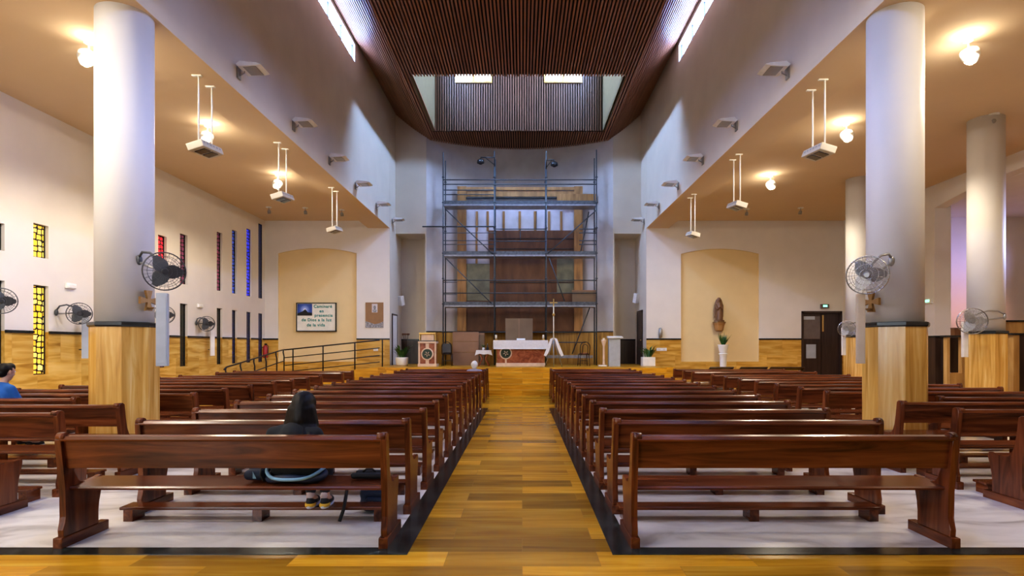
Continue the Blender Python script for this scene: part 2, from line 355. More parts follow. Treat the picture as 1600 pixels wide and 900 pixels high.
# ---- rear of the church (behind the viewpoint)
struct('wall_rear', MB().box(XL-.2, 19, YR-.2, YR, 0, 11.5), M_dark, 'rear wall of the church')
for i, (xa, xb, za, zb) in enumerate(((-9.2,-6.2,1.0,4.2),(-1.5,1.5,8.2,9.6))):  # unseen windows added here; their glowing panes give cool fill from behind
    f = MB().box(xa-.06, xb+.06, YR, YR+.05, za-.06, za).box(xa-.06, xb+.06, YR, YR+.05, zb, zb+.06).box(xa-.06, xa, YR, YR+.05, za, zb).box(xb, xb+.06, YR, YR+.05, za, zb)
    w = tag(f.build('window_%d' % (41+i), M_black), None, None, None, 'structure')
    MB().box(xa, xb, YR, YR+.03, za, zb).build('pane', M_rear_fill, w)

# ---- right wall with the chapel arch
mb = MB(); n = 12; ya, yb = 11.4, 17.6
def rq(y0, y1, z0, z1, m): mb.poly([(XR,y0,z0),(XR,y1,z0),(XR,y1,z1),(XR,y0,z1)], m)
rq(YR, ya, 0, ZD, 1); rq(YR, ya, ZD, ZC, 0); rq(yb, YB, 0, ZD, 1); rq(yb, YB, ZD, ZC, 0)
arc = [(ya+(yb-ya)*i/n, 5.84+.28*(1-(2*i/n-1)**2)) for i in range(n+1)]
for (y0, z0), (y1, z1) in zip(arc, arc[1:]):
    mb.poly([(XR,y0,z0),(XR,y1,z1),(XR,y1,ZC),(XR,y0,ZC)], 0)
    mb.poly([(XR,y0,z0),(XR,y1,z1),(XR+.35,y1,z1),(XR+.35,y0,z0)], 0)
for y in (ya, yb):
    mb.poly([(XR,y,0),(XR+.35,y,0),(XR+.35,y,ZD),(XR,y,ZD)], 1); mb.poly([(XR,y,ZD),(XR+.35,y,ZD),(XR+.35,y,5.84),(XR,y,5.84)], 0)
struct('wall_right', mb, [M_wall, M_dado_y], 'right aisle wall with a wide flat arch to the chapel')
mb = MB().box(XR+.35, 18.8, 20.0, 20.2, 0, ZC).box(18.6, 18.8, 9, 20, 0, ZC).box(XR+.35, 18.8, 8.8, 9, 0, ZC).box(XR+.35, XR+.5, 17.6, 20, 0, ZC).box(XR+.35, XR+.5, 9, 11.4, 0, ZC)
struct('wall_chapel', mb, M_wall, 'pale walls of the side chapel beyond the arch')
struct('ceiling_chapel', MB().box(XR+.35, 18.8, 9, 20.2, 6.1, 6.2), M_wall, 'chapel ceiling')
struct('trim_6', MB().box(XR+.36, 18.6, 19.95, 20, 1.88, 1.93), M_black, 'black dado cap in the chapel')
struct('wall_chapel_dado', MB().box(XR+.36, 18.6, 19.96, 20, 0, 1.88), M_dado_x, 'travertine dado in the chapel')

# ---- chancel: front piers, side recesses, curved apse wall
mb = MB()
for a, b in ((XNL, -3.93), (3.72, XNR)): mb.box(a, b, YF, YRC, 6.24, 11.5)
mb.box(-3.98, -3.93, YF, YRC, ZP, 6.24); mb.box(3.72, 3.77, YF, YRC, ZP, 6.24)
struct('wall_chancel', mb, M_nave, 'chancel front walls over the two side recesses')
mb = MB()
for a, b in ((XNL, -3.93), (3.72, XNR)):
    mb.poly([(a,YRC,ZD),(b,YRC,ZD),(b,YRC,6.3),(a,YRC,6.3)], 0); mb.poly([(a,YRC,0),(b,YRC,0),(b,YRC,ZD),(a,YRC,ZD)], 1)
struct('wall_recess', mb, [M_nave, M_dark], 'back walls of the two chancel recesses')
struct('trim_7', MB().box(XNL, -3.98, YRC-.03, YRC, ZD-.03, ZD+.02).box(3.77, XNR, YRC-.03, YRC, ZD-.03, ZD+.02), M_black, 'black dado caps in the recesses')
def apse_y(x): return YF + 1.2*(1-((x+.105)/3.83)**2)
mb = MB(); wn = MB(); tr = MB(); n = 40
xs = [-3.93 + 7.65*i/n for i in range(n+1)]
for a, b in zip(xs, xs[1:]):
    ya_, yb_ = apse_y(a), apse_y(b)
    mb.poly([(a,ya_,2.2),(b,yb_,2.2),(b,yb_,10.6),(a,ya_,10.6)])
    wn.poly([(a,ya_-.03,ZP),(b,yb_-.03,ZP),(b,yb_-.03,2.2),(a,ya_-.03,2.2)])
    for z0, z1, d0 in ((2.2,2.25,.05),):
        P = [(a,ya_-d0),(b,yb_-d0),(b,yb_),(a,ya_)]
        tr.prism(P, 2, z0, z1)
struct('wall_apse', mb, M_apse, 'curved stained white apse wall behind the scaffolding')
struct('wall_apse_dado', wn, M_wains, 'wood wainscot round the apse')
struct('trim_8', tr, M_black, 'black cap of the apse wainscot')
struct('wall_outer', MB().box(-7, 7, 25.3, 25.5, 0, 15), M_nave, 'outer wall behind the apse')

# ---- slatted wood ceiling with lantern well
ZT = 10.1; CXL, CXR = -3.78, 3.54; WX0, WX1, WY0, WY1 = -3.44, 3.17, 18.1, 22.7; YE = 25.2
sl = MB(); bk = MB(); P_ = .0952; x = CXL + .02
while x < CXR - .03:
    segs = [(YR, WY0), (WY1, YE)] if WX0-.03 < x < WX1 else [(YR, YE)]
    for a, b in segs: sl.box(x, x+.048, a, b, ZT, ZT+.055)
    x += P_
bk.box(CXL, CXR, YR, WY0, ZT+.06, ZT+.1).box(CXL, CXR, WY1, YE, ZT+.06, ZT+.1).box(CXL, WX0, WY0, WY1, ZT+.06, ZT+.1).box(WX1, CXR, WY0, WY1, ZT+.06, ZT+.1)
for s, xa, xb in ((-1, CXL, XNL), (1, CXR, XNR)):
    n = 17; pts = []
    for i in range(n+1):
        t_ = i/n; pts.append((xa + (xb-xa)*t_, ZT + 1.03*(t_**1.35*.55 + t_*.45)))
    for (xa_, za), (xb_, zb) in zip(pts, pts[1:]):
        d = Vector((xb_-xa_, zb-za)); e = d*.5; nrm = Vector((-d.y, d.x)).normalized()*.05
        if nrm.y < 0: nrm = -nrm
        sl.prism([(xa_,za),(xa_+e.x,za+e.y),(xa_+e.x+nrm.x,za+e.y+nrm.y),(xa_+nrm.x,za+nrm.y)], 1, YR, YE)
        bk.poly([(xa_+nrm.x,YR,za+nrm.y+.01),(xb_+nrm.x,YR,zb+nrm.y+.01),(xb_+nrm.x,YE,zb+nrm.y+.01),(xa_+nrm.x,YE,za+nrm.y+.01)])
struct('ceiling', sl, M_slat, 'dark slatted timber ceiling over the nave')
struct('ceiling_backing', bk, M_slatback, 'dark backing above the ceiling slats')
mb = MB(); fw = MB(); x = WX0 + .02
while x < WX1 - .03:
    fw.box(x, x+.05, WY1-.05, WY1, ZT, 14.2); x += P_
mb.box(WX0-.1, WX0, WY0, WY1, ZT, 14.2).box(WX1, WX1+.1, WY0, WY1, ZT, 14.2).box(WX0-.1, WX1+.1, WY0, WY1, 14.2, 14.3).box(WX0-.1, WX1+.1, WY0-.1, WY0, ZT+.1, 14.2)
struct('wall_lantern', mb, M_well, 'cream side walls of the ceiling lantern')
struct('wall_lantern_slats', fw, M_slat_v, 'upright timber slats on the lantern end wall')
struct('wall_lantern_back', MB().box(WX0-.1, WX1+.1, WY1, WY1+.06, ZT, 14.2), M_slatback, 'dark backing of the lantern slats')
for i, (x, sg) in enumerate(((WX0, 1), (WX1, -1))):
    f = MB()
    for z in (13.2, 13.95): f.box(*sorted((x, x+sg*.05)), WY0+.1, WY0+2.2, z, z+.05)
    for k in range(3): y = WY0+.1 + k*1.03; f.box(*sorted((x, x+sg*.05)), y, y+.05, 13.2, 14.0)
    w = tag(f.build('window_%d' % (60+i), M_black), None, None, None, 'structure')
    MB().box(*sorted((x, x+sg*.03)), WY0+.1, WY0+2.2, 13.25, 13.95).build('pane', M_day2, w)
for i, (ua, ub) in enumerate(((713,767),(852,908))):
    xa, xb = at(ua,0,WY1-.06).x, at(ub,0,WY1-.06).x; xm = (xa+xb)/2; za, zb = 12.04, 12.5
    f = MB().box(xa-.05,xb+.05,WY1-.1,WY1-.04,za-.07,za).box(xa-.05,xb+.05,WY1-.1,WY1-.04,zb,zb+.07).box(xm-.05,xm+.05,WY1-.1,WY1-.04,za,zb).box(xa-.05,xa,WY1-.1,WY1-.04,za,zb).box(xb,xb+.05,WY1-.1,WY1-.04,za,zb)
    w = tag(f.build('window_%d' % (52+i), M_conf), None, None, None, 'structure')
    MB().box(xa,xb,WY1-.075,WY1-.055,za,zb).build('pane', M_day3, w)

# ------------------------------------------------------------------ columns
def column(x, y, r, ztop, label):
    t = thing('column', label, 'column', (x,y,0), 0, 'round white columns'); t['kind'] = 'structure'
    b = MB().lathe([(r*1.17,.0),(r*1.17,ZD-.04)], n=8, rot=PI/8+.12, smooth=False).build('base', M_dado_v, t)
    MB().lathe([(r*1.2,ZD-.04),(r*1.24,ZD-.02),(r*1.24,ZD+.02),(r*1.16,ZD+.03)], n=8, rot=PI/8+.12, smooth=False).build('collar', M_black, t)
    MB().lathe([(r,ZD),(r,ztop)], n=48).build('shaft', M_column, t)
    return t
CL = (-5.60, 8.12); CR = (5.25, 8.12)
column(*CL, .355, ZS, 'thick round white column between the left pews')
column(*CR, .35, ZS, 'thick round white column between the right pews, largest on that side')
column(10.1, 12.55, .335, ZC, 'round white column beside the wooden confessional')
column(9.92, 17.0, .335, ZC, 'far round white column near the dark door')

# ------------------------------------------------------------------ pews
def rr(y, z, a, n=1): return (y, z)
PANEL = [(.035,.085),(.03,.14),(.05,.2),(.06,.24),(.05,.45),(.03,.62),(.008,.8),(.0,.86),(.005,.895),(.03,.918),(.065,.918),(.095,.9),(.1,.865),(.095,.83),(.115,.72),(.14,.6),(.165,.53),(.2,.49),(.26,.475),(.4,.485),(.455,.495),(.47,.475),(.462,.43),(.44,.36),(.42,.28),(.41,.2),(.415,.085)]
def make_pew(L, label, group, kneel=True, knl=None):
    t = thing('pew', label, 'pew', (0,0,0), 0, group)
    h = L/2
    for s in (-1, 1):
        x0, x1 = sorted((s*h, s*(h-.05)))
        e = MB().prism(PANEL, 0, x0, x1); bmesh.ops.bevel(e.bm, geom=[ed for ed in e.bm.edges if abs(ed.verts[0].co.x-ed.verts[1].co.x) < 1e-6], offset=.005, segments=1, affect='EDGES')
        e.build('end_panel', M_pew_v, t)
        MB().box(x0-.012, x1+.012, 0, .52, 0, .088, bev=.008).build('foot', M_pew_y, t)
        # scrolled end of the rail
        sc = MB(); sc.tube([(s*(h-.012),.03,.885),(s*(h-.075),.03,.885)], .034, n=14); sc.build('rail_scroll', M_pew, t)
    a = h-.045
    MB().prism([(.062,.63),(.09,.63),(.058,.87),(.028,.87)], 0, -a, a).build('backrest', M_pew, t)
    MB().prism([(-.004,.868),(.0,.856),(.012,.85),(.085,.85),(.098,.862),(.1,.878),(.09,.892),(.05,.9),(.01,.892)], 0, -a-.005, a+.005).build('top_rail', M_pew, t)
    MB().prism([(.1,.445),(.455,.452),(.47,.462),(.468,.478),(.45,.486),(.1,.475),(.09,.462)], 0, -a, a).build('seat', M_pew, t)
    MB().box(-.03, .03, .13, .42, .0, .446).build('middle_support', M_pew_v, t) if L > 3 else None
    if kneel:
        k0, k1 = knl or (-h+.02, h-.18)
        k = MB().box(k0, k1, -.235, -.045, .11, .137, bev=.006).build('kneeler', M_pew, t)
        for xx in (k0+.03, (k0+k1)/2, k1-.1):
            MB().box(xx, xx+.085, -.225, -.055, .0, .111).build('kneeler_block', M_pew_y, k)
    return t
def place(src, used, x, y, label, group):
    if not used: o = src
    else: o = copy_tree(src)
    o.location = (x, y, 0); o['label'] = label; o['group'] = group
    return o
def blk(n, side): return 'nearest' if n == 0 else ORD[n] + ' nearest'
rowsY = [4.545 + .942*i for i in range(12)]
G1, G2, G3, G4 = 'pews left of the central aisle', 'pews right of the central aisle', 'pews beside the left wall', 'pews in the right aisle'
L1 = 2.62
for side, g, xc in (('left', G1, -1.075-L1/2), ('right', G2, .87+2.58/2)):
    p0 = make_pew(L1 if side == 'left' else 2.58, '', g, False); p1 = make_pew(L1 if side == 'left' else 2.58, '', g, True)
    front = p0
    for i, y in enumerate(rowsY + [16.55, 17.4, 18.22]):
        if i == 0:
            lb = 'nearest reddish wooden pew, woman seated on it, left of the central aisle' if side == 'left' else 'nearest dark wooden pew right of the central aisle, no one on it'
            place(p0, False, xc, y, lb, g)
        else:
            if i < 12: lb = '%s wooden pew %s of the central aisle, counted towards the altar' % (ORD[i], side)
            else: lb = '%s of three wooden pews set close below the altar steps, %s of the aisle' % (ORD[i-12], side)
            place(p1, i > 1, xc, y, lb, g)
LS = [(-4.95,5.24),(-4.93,6.11),(-4.86,6.95),(-4.9,8.62),(-4.9,9.52),(-4.9,10.42),(-4.9,11.4),(-4.9,12.3),(-4.9,13.2),(-4.9,14.05),(-4.9,15.75),(-4.9,16.7)]
RS = [(4.92,5.62),(4.87,6.43),(4.8,7.29),(4.75,9.0),(4.75,9.86),(4.75,10.78),(4.75,11.7),(4.75,12.6),(4.75,13.5),(4.75,14.45),(4.75,16.1),(4.75,17.0),(4.75,18.05)]
LSl = 3.5
for side, g, rows, sg in (('left', G3, LS, -1), ('right', G4, RS, 1)):
    src = make_pew(LSl, '', g, True, (-LSl/2+.12, LSl/2-.12))
    k = 0
    for i, (xe, y) in enumerate(rows):
        dx = 0
        rank = i if i < 3 else i+1
        lb = '%s wooden pew in the %s, counted from the nearest' % (ORD[rank], 'left side aisle' if sg < 0 else 'right side aisle')
        if sg < 0 and y > 15: 
            pass
        place(src, i > 0, xe + sg*(LSl/2), y, lb, g)
s2 = make_pew(2.4, '', G3, True, (-1.1, 1.1)); place(s2, False, -6.07-1.2, 7.83, 'short wooden pew left of the thick left column, man in blue on it', G3)
s3 = copy_tree(s2); place(s3, False, 5.8+1.2, 8.0, 'short wooden pew directly right of the thick right column', G4)
# dark praying benches in front of the right niche
for i, (ua, ub) in enumerate(((1110,1147),(1158,1200),(1205,1258))):
    xa, xb = at(ua,575,19.3).x, at(ub,575,19.3).x
    t = thing('praying_bench', 'dark low praying bench near the right niche, %s' % ('under the potted plant','between the other two','nearest the dark door')[i], 'bench', ((xa+xb)/2,19.3,0), 0, 'dark praying benches before the right niche')
    h = (xb-xa)/2
    MB().prism([(.0,.9),(.02,.93),(.2,.84),(.2,.81)], 0, -h, h).build('sloping_top', M_dark, t)
    for s in (-1, 1): MB().box(*sorted((s*h, s*(h-.04))), .02, .19, 0, .83).build('side_panel', M_dark, t)
    MB().box(-h, h, .2, .42, .15, .19).build('kneeler', M_dark, t)
    for s in (-1, 1): MB().box(*sorted((s*h, s*(h-.04))), .19, .42, 0, .15).build('kneeler_foot', M_dark, t)

# ------------------------------------------------------------------ people
def blob(name, caps, mat, parent, voxel=.012, extra=None, smooth=6):
    m = MB()
    for c in caps: m.capsule(*c)
    if extra: extra(m)
    o = m.build(name, mat, None)
    r = o.modifiers.new('r', 'REMESH'); r.mode = 'VOXEL'; r.voxel_size = voxel; r.use_smooth_shade = True
    sm = o.modifiers.new('s', 'SMOOTH'); sm.iterations = smooth; sm.factor = .5
    dg = bpy.context.evaluated_depsgraph_get(); dg.update()
    me = bpy.data.meshes.new_from_object(o.evaluated_get(dg)); old = o.data
    o.modifiers.clear(); o.data = me; me.name = name
    if not me.materials: me.materials.append(mat)
    bpy.data.meshes.remove(old); o.parent = parent
    return o
def hand(caps, w, d, s):
    """palm at wrist w, pointing along d; five unequal bent fingers"""
    w = Vector(w); d = Vector(d).normalized(); side = Vector((s,0,0)); side = (side - d*side.dot(d)).normalized(); dn = d.cross(side); 
    if dn.z > 0: dn = -dn
    p = w + d*.045
    for k in (-.026,-.009,.009,.026): caps.append((w + side*k*.7, .014, p + side*k + d*.035, .013))
    for k, ln in ((-.03,.062),(-.01,.078),(.011,.074),(.031,.056)):
        a = p + side*k + d*.035; b = a + d*ln*.5 + dn*.008; c = b + d*ln*.35 + dn*.022
        caps.append((a,.0092,b,.0086)); caps.append((b,.0086,c,.0075))
    a = w + d*.02 - side*.026; b = a + d*.03 - side*.024 + dn*.008; c = b + d*.03 - side*.006 + dn*.008
    caps.append((a,.012,b,.0105)); caps.append((b,.0105,c,.0085))
def head_caps(c, yaw, pitch, sc=1):
    R = Euler((pitch,0,yaw)).to_matrix(); c = Vector(c)
    def p(x,y,z): return c + R @ Vector((x,y,z))*sc
    L = [(p(0,-.012,.03),.083*sc,p(0,.012,.032),.08*sc),(p(0,.03,-.03),.06*sc,p(0,.052,-.078),.034*sc),
         (p(0,.082,.022),.0095*sc,p(0,.106,-.018),.0125*sc),(p(-.03,.07,.035),.018*sc,p(.03,.07,.035),.018*sc),
         (p(-.018,.085,-.05),.008*sc,p(.018,.085,-.05),.008*sc),(p(-.014,.083,-.06),.009*sc,p(.014,.083,-.06),.009*sc),
         (p(-.04,.055,-.02),.026*sc,p(.04,.055,-.02),.026*sc)]
    for s in (-1,1): L.append((p(s*.083,-.005,.02),.012*sc,p(s*.08,.0,-.022),.009*sc))
    return L, p, R
def seated(name, label, loc, rz, sh, hd, pose, shirt_m, hair_m, hair_kind, group='people seated in the pews'):
    """facing +y; sh: shoulder height, hd: head centre"""
    t = thing(name, label, 'person', loc, rz, group)
    hip = .607; chest = Vector((0, pose.get('cy',-.02), sh-.07)); neck = Vector((0, pose.get('cy',-.02)+.02, sh+.045))
    H, p, R = head_caps(hd, pose.get('yaw',0), pose.get('pitch',0), pose.get('hs',1))
    arms = []; shirt = []; body = []; tr = []
    body += [((-.06,.0,hip),.1,(.06,.0,hip),.1),((0,-.01,hip),.11,chest,.1),(chest,.09,neck,.05),(neck,.05,Vector(hd)-Vector((0,0,.05)),.052)] + H
    shirt += [((0,-.02,hip),.125,(0,chest.y-.01,chest.z),.122),((-.1,.0,hip+.0),.12,(.1,.0,hip),.12),((-.06,-.01,hip+.08),.12,(-.08,chest.y,chest.z-.05),.115),((.06,-.01,hip+.08),.12,(.08,chest.y,chest.z-.05),.115),((-.15,chest.y,sh-.05),.066,(.15,chest.y,sh-.05),.066),((-.12,chest.y+.005,sh-.09),.075,(.12,chest.y+.005,sh-.09),.075),((-.1,chest.y,sh-.03),.06,(.1,chest.y,sh-.03),.06),((0,chest.y,sh-.03),.075,(0,neck.y,sh+.005),.06)]
    for s in (-1,1):
        S0 = Vector((s*.175,chest.y,sh-.05)); E = Vector((s*.225,.1,sh-.3)); W = Vector((s*.1,.29,hip+.13))
        body += [(S0,.052,E,.04),(E,.04,W,.027)]; shirt += [(S0,.06,S0.lerp(E,.75),.056)]
        hand(body, W, (-s*.45,.8,-.2), s)
        Hp = Vector((s*.09,.02,hip)); K = Vector((s*.1+pose.get('kx',0),.43,hip)); A = Vector((pose['feet'][0 if s<0 else 1][0], pose['feet'][0 if s<0 else 1][1], pose['feet'][0 if s<0 else 1][2]+.09))
        body += [(Hp,.085,K,.058),(K,.058,A,.036),(A,.04,A+Vector((0,.13,-.05)),.032)]
        tr += [(Hp,.095,K,.068),(K,.068,A+Vector((0,0,.07)),.05)]
    tr.append(((-.09,.0,hip-.01),.108,(.09,.0,hip-.01),.108))
    blob('body', body, M_skin, t, .0085, smooth=3)
    blob('shirt', shirt, shirt_m, t, .012); blob('trousers', tr, M_jeans, t, .012)
    e = MB()
    for s in (-1,1): e.sphere(p(s*.031,.083,.022), .0115*pose.get('hs',1), n=10)
    e.build('eyes', M_sole, t)
    hs = pose.get('hs',1)
    if hair_kind == 'long':
        hx, hy, hz = hd
        hc = [(p(0,-.03,.045),.104*hs,p(0,.015,.05),.094*hs),(p(0,-.04,.03),.1,(hx+.002,hy-.06,hz-.08),.1)]
        for k in range(11):
            f = k/10*2-1; rr_ = random.uniform(-.03,.03)
            a0 = (hx+f*.07, hy-.06-.03*(1-f*f), hz-.0); a1 = (hx+f*.115, hy-.07-.05*(1-f*f), hz-.13); a2 = (hx+f*.135+.008, chest.y-.07-.045*(1-f*f), sh-.1+rr_+.05*f*f)
            hc += [(a0,.05,a1,.034),(a1,.034,a2,.014)]
    elif hair_kind == 'short': hc = [(p(0,-.035,.04),.088*hs,p(0,.03,.075),.066*hs),(p(0,-.05,-.02),.065*hs,p(0,-.03,.02),.07*hs),(p(-.06,.0,.04),.03,p(.06,.0,.04),.03)]
    else: hc = [(p(0,-.03,.035),.098*hs,p(0,.02,.06),.085*hs),(p(0,-.05,-.03),.07*hs,p(0,-.03,.02),.085*hs)]
    blob('hair', hc, hair_m, t, .009, smooth=5 if hair_kind == 'long' else 4)
    for s in (0,1):
        fx, fy, fz = pose['feet'][s]
        sh_ = thing_part = MB()
        prof = [(.047,0),(.05,.02)]
        b = MB(); b.lathe([(.9,0),(1,.012),(.97,.026)], n=18, sx=.048, sy=.135); so = b.build('shoe', M_sole, t, (fx, fy+.06, fz))
        up = MB(); up.capsule((0,-.07,.055),.04,(0,.08,.04),.036); up.capsule((0,-.07,.07),.036,(0,-.06,.095),.033); up.build('upper', M_shoe, so)
        MB().lathe([(.98,.016),(1.02,.03),(.98,.042)], n=18, sx=.046, sy=.06).build('heel_accent', M_yel, so).location = (0,-.07,0)
        MB().lathe([(.034,.09),(.036,.12),(.04,.16)], n=14, c=(0,-.065)).build('sock', M_sock, so)
    return t
wx = -1.89
W = seated('person', 'person with long black hair and charcoal shirt seated in the nearest left pew', (wx,4.83,0), 0, .93, (.04,.06,1.075),
       dict(cy=-.05, pitch=-.25, yaw=.1, feet=[(-.04,.43,.137),(.09,.43,.137)], kx=.02), M_shirt, M_hair, 'long')
j = MB(); pts = [(.225*math.cos(a)-.0, .0+.17*math.sin(a), .525+.012*math.sin(3*a)) for a in [2*PI*k/28 for k in range(28)]]
j.tube(pts, .03, n=10, closed=True).build('tied_jacket', M_navy, W)
j = MB(); pts = [(.235*math.cos(a), -.01+.185*math.sin(a), .53+.06*math.cos(a)**4) for a in [PI+PI*k/20 for k in range(21)]]
j.tube(pts, .014, n=8).build('jacket_trim', M_ltblue, W)
seated('person', 'dark-haired person in a bright blue shirt seated beside the left wall', (-7.33,8.12,0), -.3, 1.06, (.0,.05,1.24), dict(cy=-.0, pitch=-.2, feet=[(-.1,.3,.139),(.1,.3,.139)]), M_blue, M_hair, 'short')
seated('person', 'white-haired person in lavender seated near the altar steps', (-1.4,16.84,0), 0, .93, (.0,.02,1.045), dict(cy=-.0, feet=[(-.1,.36,.139),(.1,.36,.139)], hs=1.05), M_lav, M_hairw, 'cap')
# her bags
t = thing('shoulder_bag', 'small navy shoulder bag on the seat left of the woman', 'bag', (-2.21,4.83,.49))
blob('pouch', [((-.05,-.06,.05),.045,(.05,-.06,.05),.045),((-.05,.06,.05),.045,(.05,.06,.05),.045),((-.04,0,.085),.04,(.04,0,.085),.04)], M_navy, t, .01)
MB().tube([(.05,-.07,.1),(.07,-.12,.06),(.09,-.12,.02),(.1,-.1,.01)], .008).build('strap', M_bk, t)
MB().poly([(-.0,-.108,.03),(.03,-.108,.03),(.0,-.108,.09)]).build('flap', M_ltblue, t)
t = thing('folded_bag', 'flat black bag lying on the seat near the aisle end', 'bag', (-1.3,4.88,.49))
blob('pouch', [((-.12,-.03,.025),.028,(.1,-.03,.025),.028),((-.1,.06,.03),.03,(.1,.06,.03),.03)], M_bk, t, .01)
MB().tube([(-.05,0,.05),(-.02,0,.075),(.03,0,.075),(.06,0,.05)], .009).build('handle', M_bk, t)
t = thing('backpack', 'navy backpack standing on the floor behind the kneeler', 'backpack', (-1.4,5.6,.004))
blob('main_pocket', [((-.1,0,.08),.08,(.1,0,.08),.08),((-.1,0,.26),.07,(.1,0,.26),.07),((-.1,0,.17),.08,(.1,0,.17),.08)], M_navy, t, .012)
blob('front_pocket', [((-.07,-.09,.07),.035,(.07,-.09,.07),.035),((-.07,-.09,.13),.03,(.07,-.09,.13),.03)], M_navy, t, .01)
MB().tube([(-.05,0,.33),(-.03,0,.36),(.03,0,.36),(.05,0,.33)], .01).build('handle', M_bk, t)
MB().tube([(-.12,-.03,.32),(-.2,-.1,.33),(-.24,-.2,.28),(-.21,-.36,.2),(-.22,-.38,.12),(-.25,-.4,.02)], .016, n=6).build('strap', M_bk, t)
MB().box(-.03,-.02,-.128,-.12,.1,.13).build('zipper', M_chrome, t)

# ------------------------------------------------------------------ fans, speakers, crosses on the columns and walls
def fan(mount, head, face, R, label, dark, group='wall fans'):
    mount, head, f = Vector(mount), Vector(head), Vector(face).normalized()
    t = thing('wall_fan', label, 'fan', mount, 0, group); h = head - mount
    q = f.to_track_quat('Z', 'Y').to_matrix().to_4x4(); Mx = Matrix.Translation(h) @ q
    wm = M_fan if dark else M_chrome
    g = MB()
    for r, z in ((R,-.0),(R*.985,.03),(R*.985,-.03),(R*.8,.075),(R*.55,.1),(R*.3,.108),(R*.75,-.075),(R*.4,-.1)):
        g.tube([(r*math.cos(2*PI*k/32), r*math.sin(2*PI*k/32), z) for k in range(32)], .0062 if r > R*.95 else .0032, n=5, closed=True)
    for k in range(28):
        a = 2*PI*k/28; c, s = math.cos(a), math.sin(a)
        g.tube([(.04*c,.04*s,.11),(R*.5*c,R*.5*s,.102),(R*.82*c,R*.82*s,.072),(R*c,R*s,.0)], .0022, n=3)
        if k % 2 == 0: g.tube([(.05*c,.05*s,-.105),(R*.5*c,R*.5*s,-.098),(R*.82*c,R*.82*s,-.07),(R*c,R*s,.0)], .0022, n=3)
    g.xf(Mx).build('guard', wm, t)
    m = MB(); m.lathe([(.03,-.2),(.065,-.19),(.075,-.14),(.07,-.06),(.045,-.03),(.045,.05),(.03,.07)], n=18); m.xf(Mx).build('motor', M_fan if dark else M_greyfan, t)
    for k in range(3):
        b = MB(); V = []
        for i in range(7):
            r = .05 + (R-.075)*i/6; w = .035 + .085*math.sin(PI*min(1,(i+.8)/6.2)); a0 = 2*PI*k/3
            V.append([b.bm.verts.new((r*math.cos(a0+w*sg/r*.9), r*math.sin(a0+w*sg/r*.9), .02+sg*w*.3)) for sg in (-1,-.4,.3,1)])
        for A, B in zip(V, V[1:]):
            for i in range(3): b.bm.faces.new((A[i],A[i+1],B[i+1],B[i])).smooth = True
        b.xf(Mx).build('blade', M_fan if dark else M_greyfan, t)
    back = h - f*.17
    br = MB(); mid = back*.5 + Vector((0,-.02,.17)); br.tube([(0,0,.04),(mid*.5)+Vector((0,-.05,.05)),mid,back*.85+Vector((0,0,.12)),back+Vector((0,0,.03))], .017, n=8)
    br.build('upper_arm', M_fan if dark else M_greyfan, t)
    br = MB(); br.tube([(0,0,-.03),back*.5+Vector((0,-.05,-.02)),back], .016, n=8); br.build('lower_arm', M_greyfan, t)
    MB().sphere((0,0,0), .055, sc=(.7,.7,1.3)).build('mount', M_fan if dark else M_greyfan, t)
    return t
def colspeaker(p, rz, h, w, mat, label, br=None):
    t = thing('column_speaker', label, 'speaker', p, rz, 'slim column speakers')
    MB().box(-w/2,w/2,-w*.45,w*.45,0,h,bev=.008).build('cabinet', mat, t)
    MB().box(-w*.4,w*.4,-w*.45-.006,-w*.45+.002,.04,h-.04,bev=.002).build('grille', mat, t)
    b = MB()
    for z in (h*.2, h*.8): b.tube([(0,w*.4,z)]+[Vector(br or (0,.12,0))+Vector((0,0,z))], .012)
    b.build('bracket', M_blackmetal, t)
    return t
def cross(p, rz, label):
    t = thing('consecration_cross', label, 'cross', p, rz, 'bronze crosses on the columns')
    m = MB().prism([(-.018,.0),(-.045,.14),(.045,.14),(.018,0),(.14,.045),(.14,-.045),(.018,0),(.045,-.14),(-.045,-.14),(-.018,0),(-.14,-.045),(-.14,.045)], 1, -.02, .02)
    m.bm.free(); m = MB()
    m.prism([(-.02,.02),(-.05,.14),(.05,.14),(.02,.02)],1,-.02,.02).prism([(-.02,-.02),(.02,-.02),(.05,-.14),(-.05,-.14)],1,-.02,.02).prism([(.02,.02),(.13,.05),(.13,-.05),(.02,-.02)],1,-.02,.02).prism([(-.02,.02),(-.02,-.02),(-.13,-.05),(-.13,.05)],1,-.02,.02).box(-.03,.03,-.022,.022,-.03,.03)
    m.build('arms', M_bronze, t); MB().tube([(0,.02,.02),(0,.06,.02)], .012).build('pin', M_bronze, t)
    MB().lathe([(.03,0),(.045,.02),(.045,.03)], n=14, c=(0,-.03)).build('candle_cup', M_bronze, t).location = (0,-.01,-.12)
    return t
def oncol(c, r, ang, z): return (c[0]+r*math.cos(ang), c[1]+r*math.sin(ang), z)
fan(oncol(CL,.36,-.5,2.8), at(257,424,7.75), (.55,-.7,-.12), .255, 'grey wall fan on the thick left column', True)
fan(oncol(CR,.355,-2.25,2.77), at(1355,430,7.6), (-.55,-.75,-.05), .25, 'chrome wall fan on the thick right column', False)
colspeaker(at(254,572,7.75)+Vector((0,0,0)), .35, .98, .135, M_speak_g, 'grey slim speaker on the thick left column', (-.04,.13,0))
colspeaker(at(1344.5,568,7.85), -.3, .95, .1, M_speak_b, 'beige slim speaker on the thick right column', (.04,.13,0))
cross(oncol(CL,.43,-.3,at(236,469,7.9).z), 1.27, 'small bronze cross on the thick left column')
cross(oncol(CR,.425,PI+.3,at(1361,471,7.9).z), -1.27, 'small bronze cross on the thick right column')
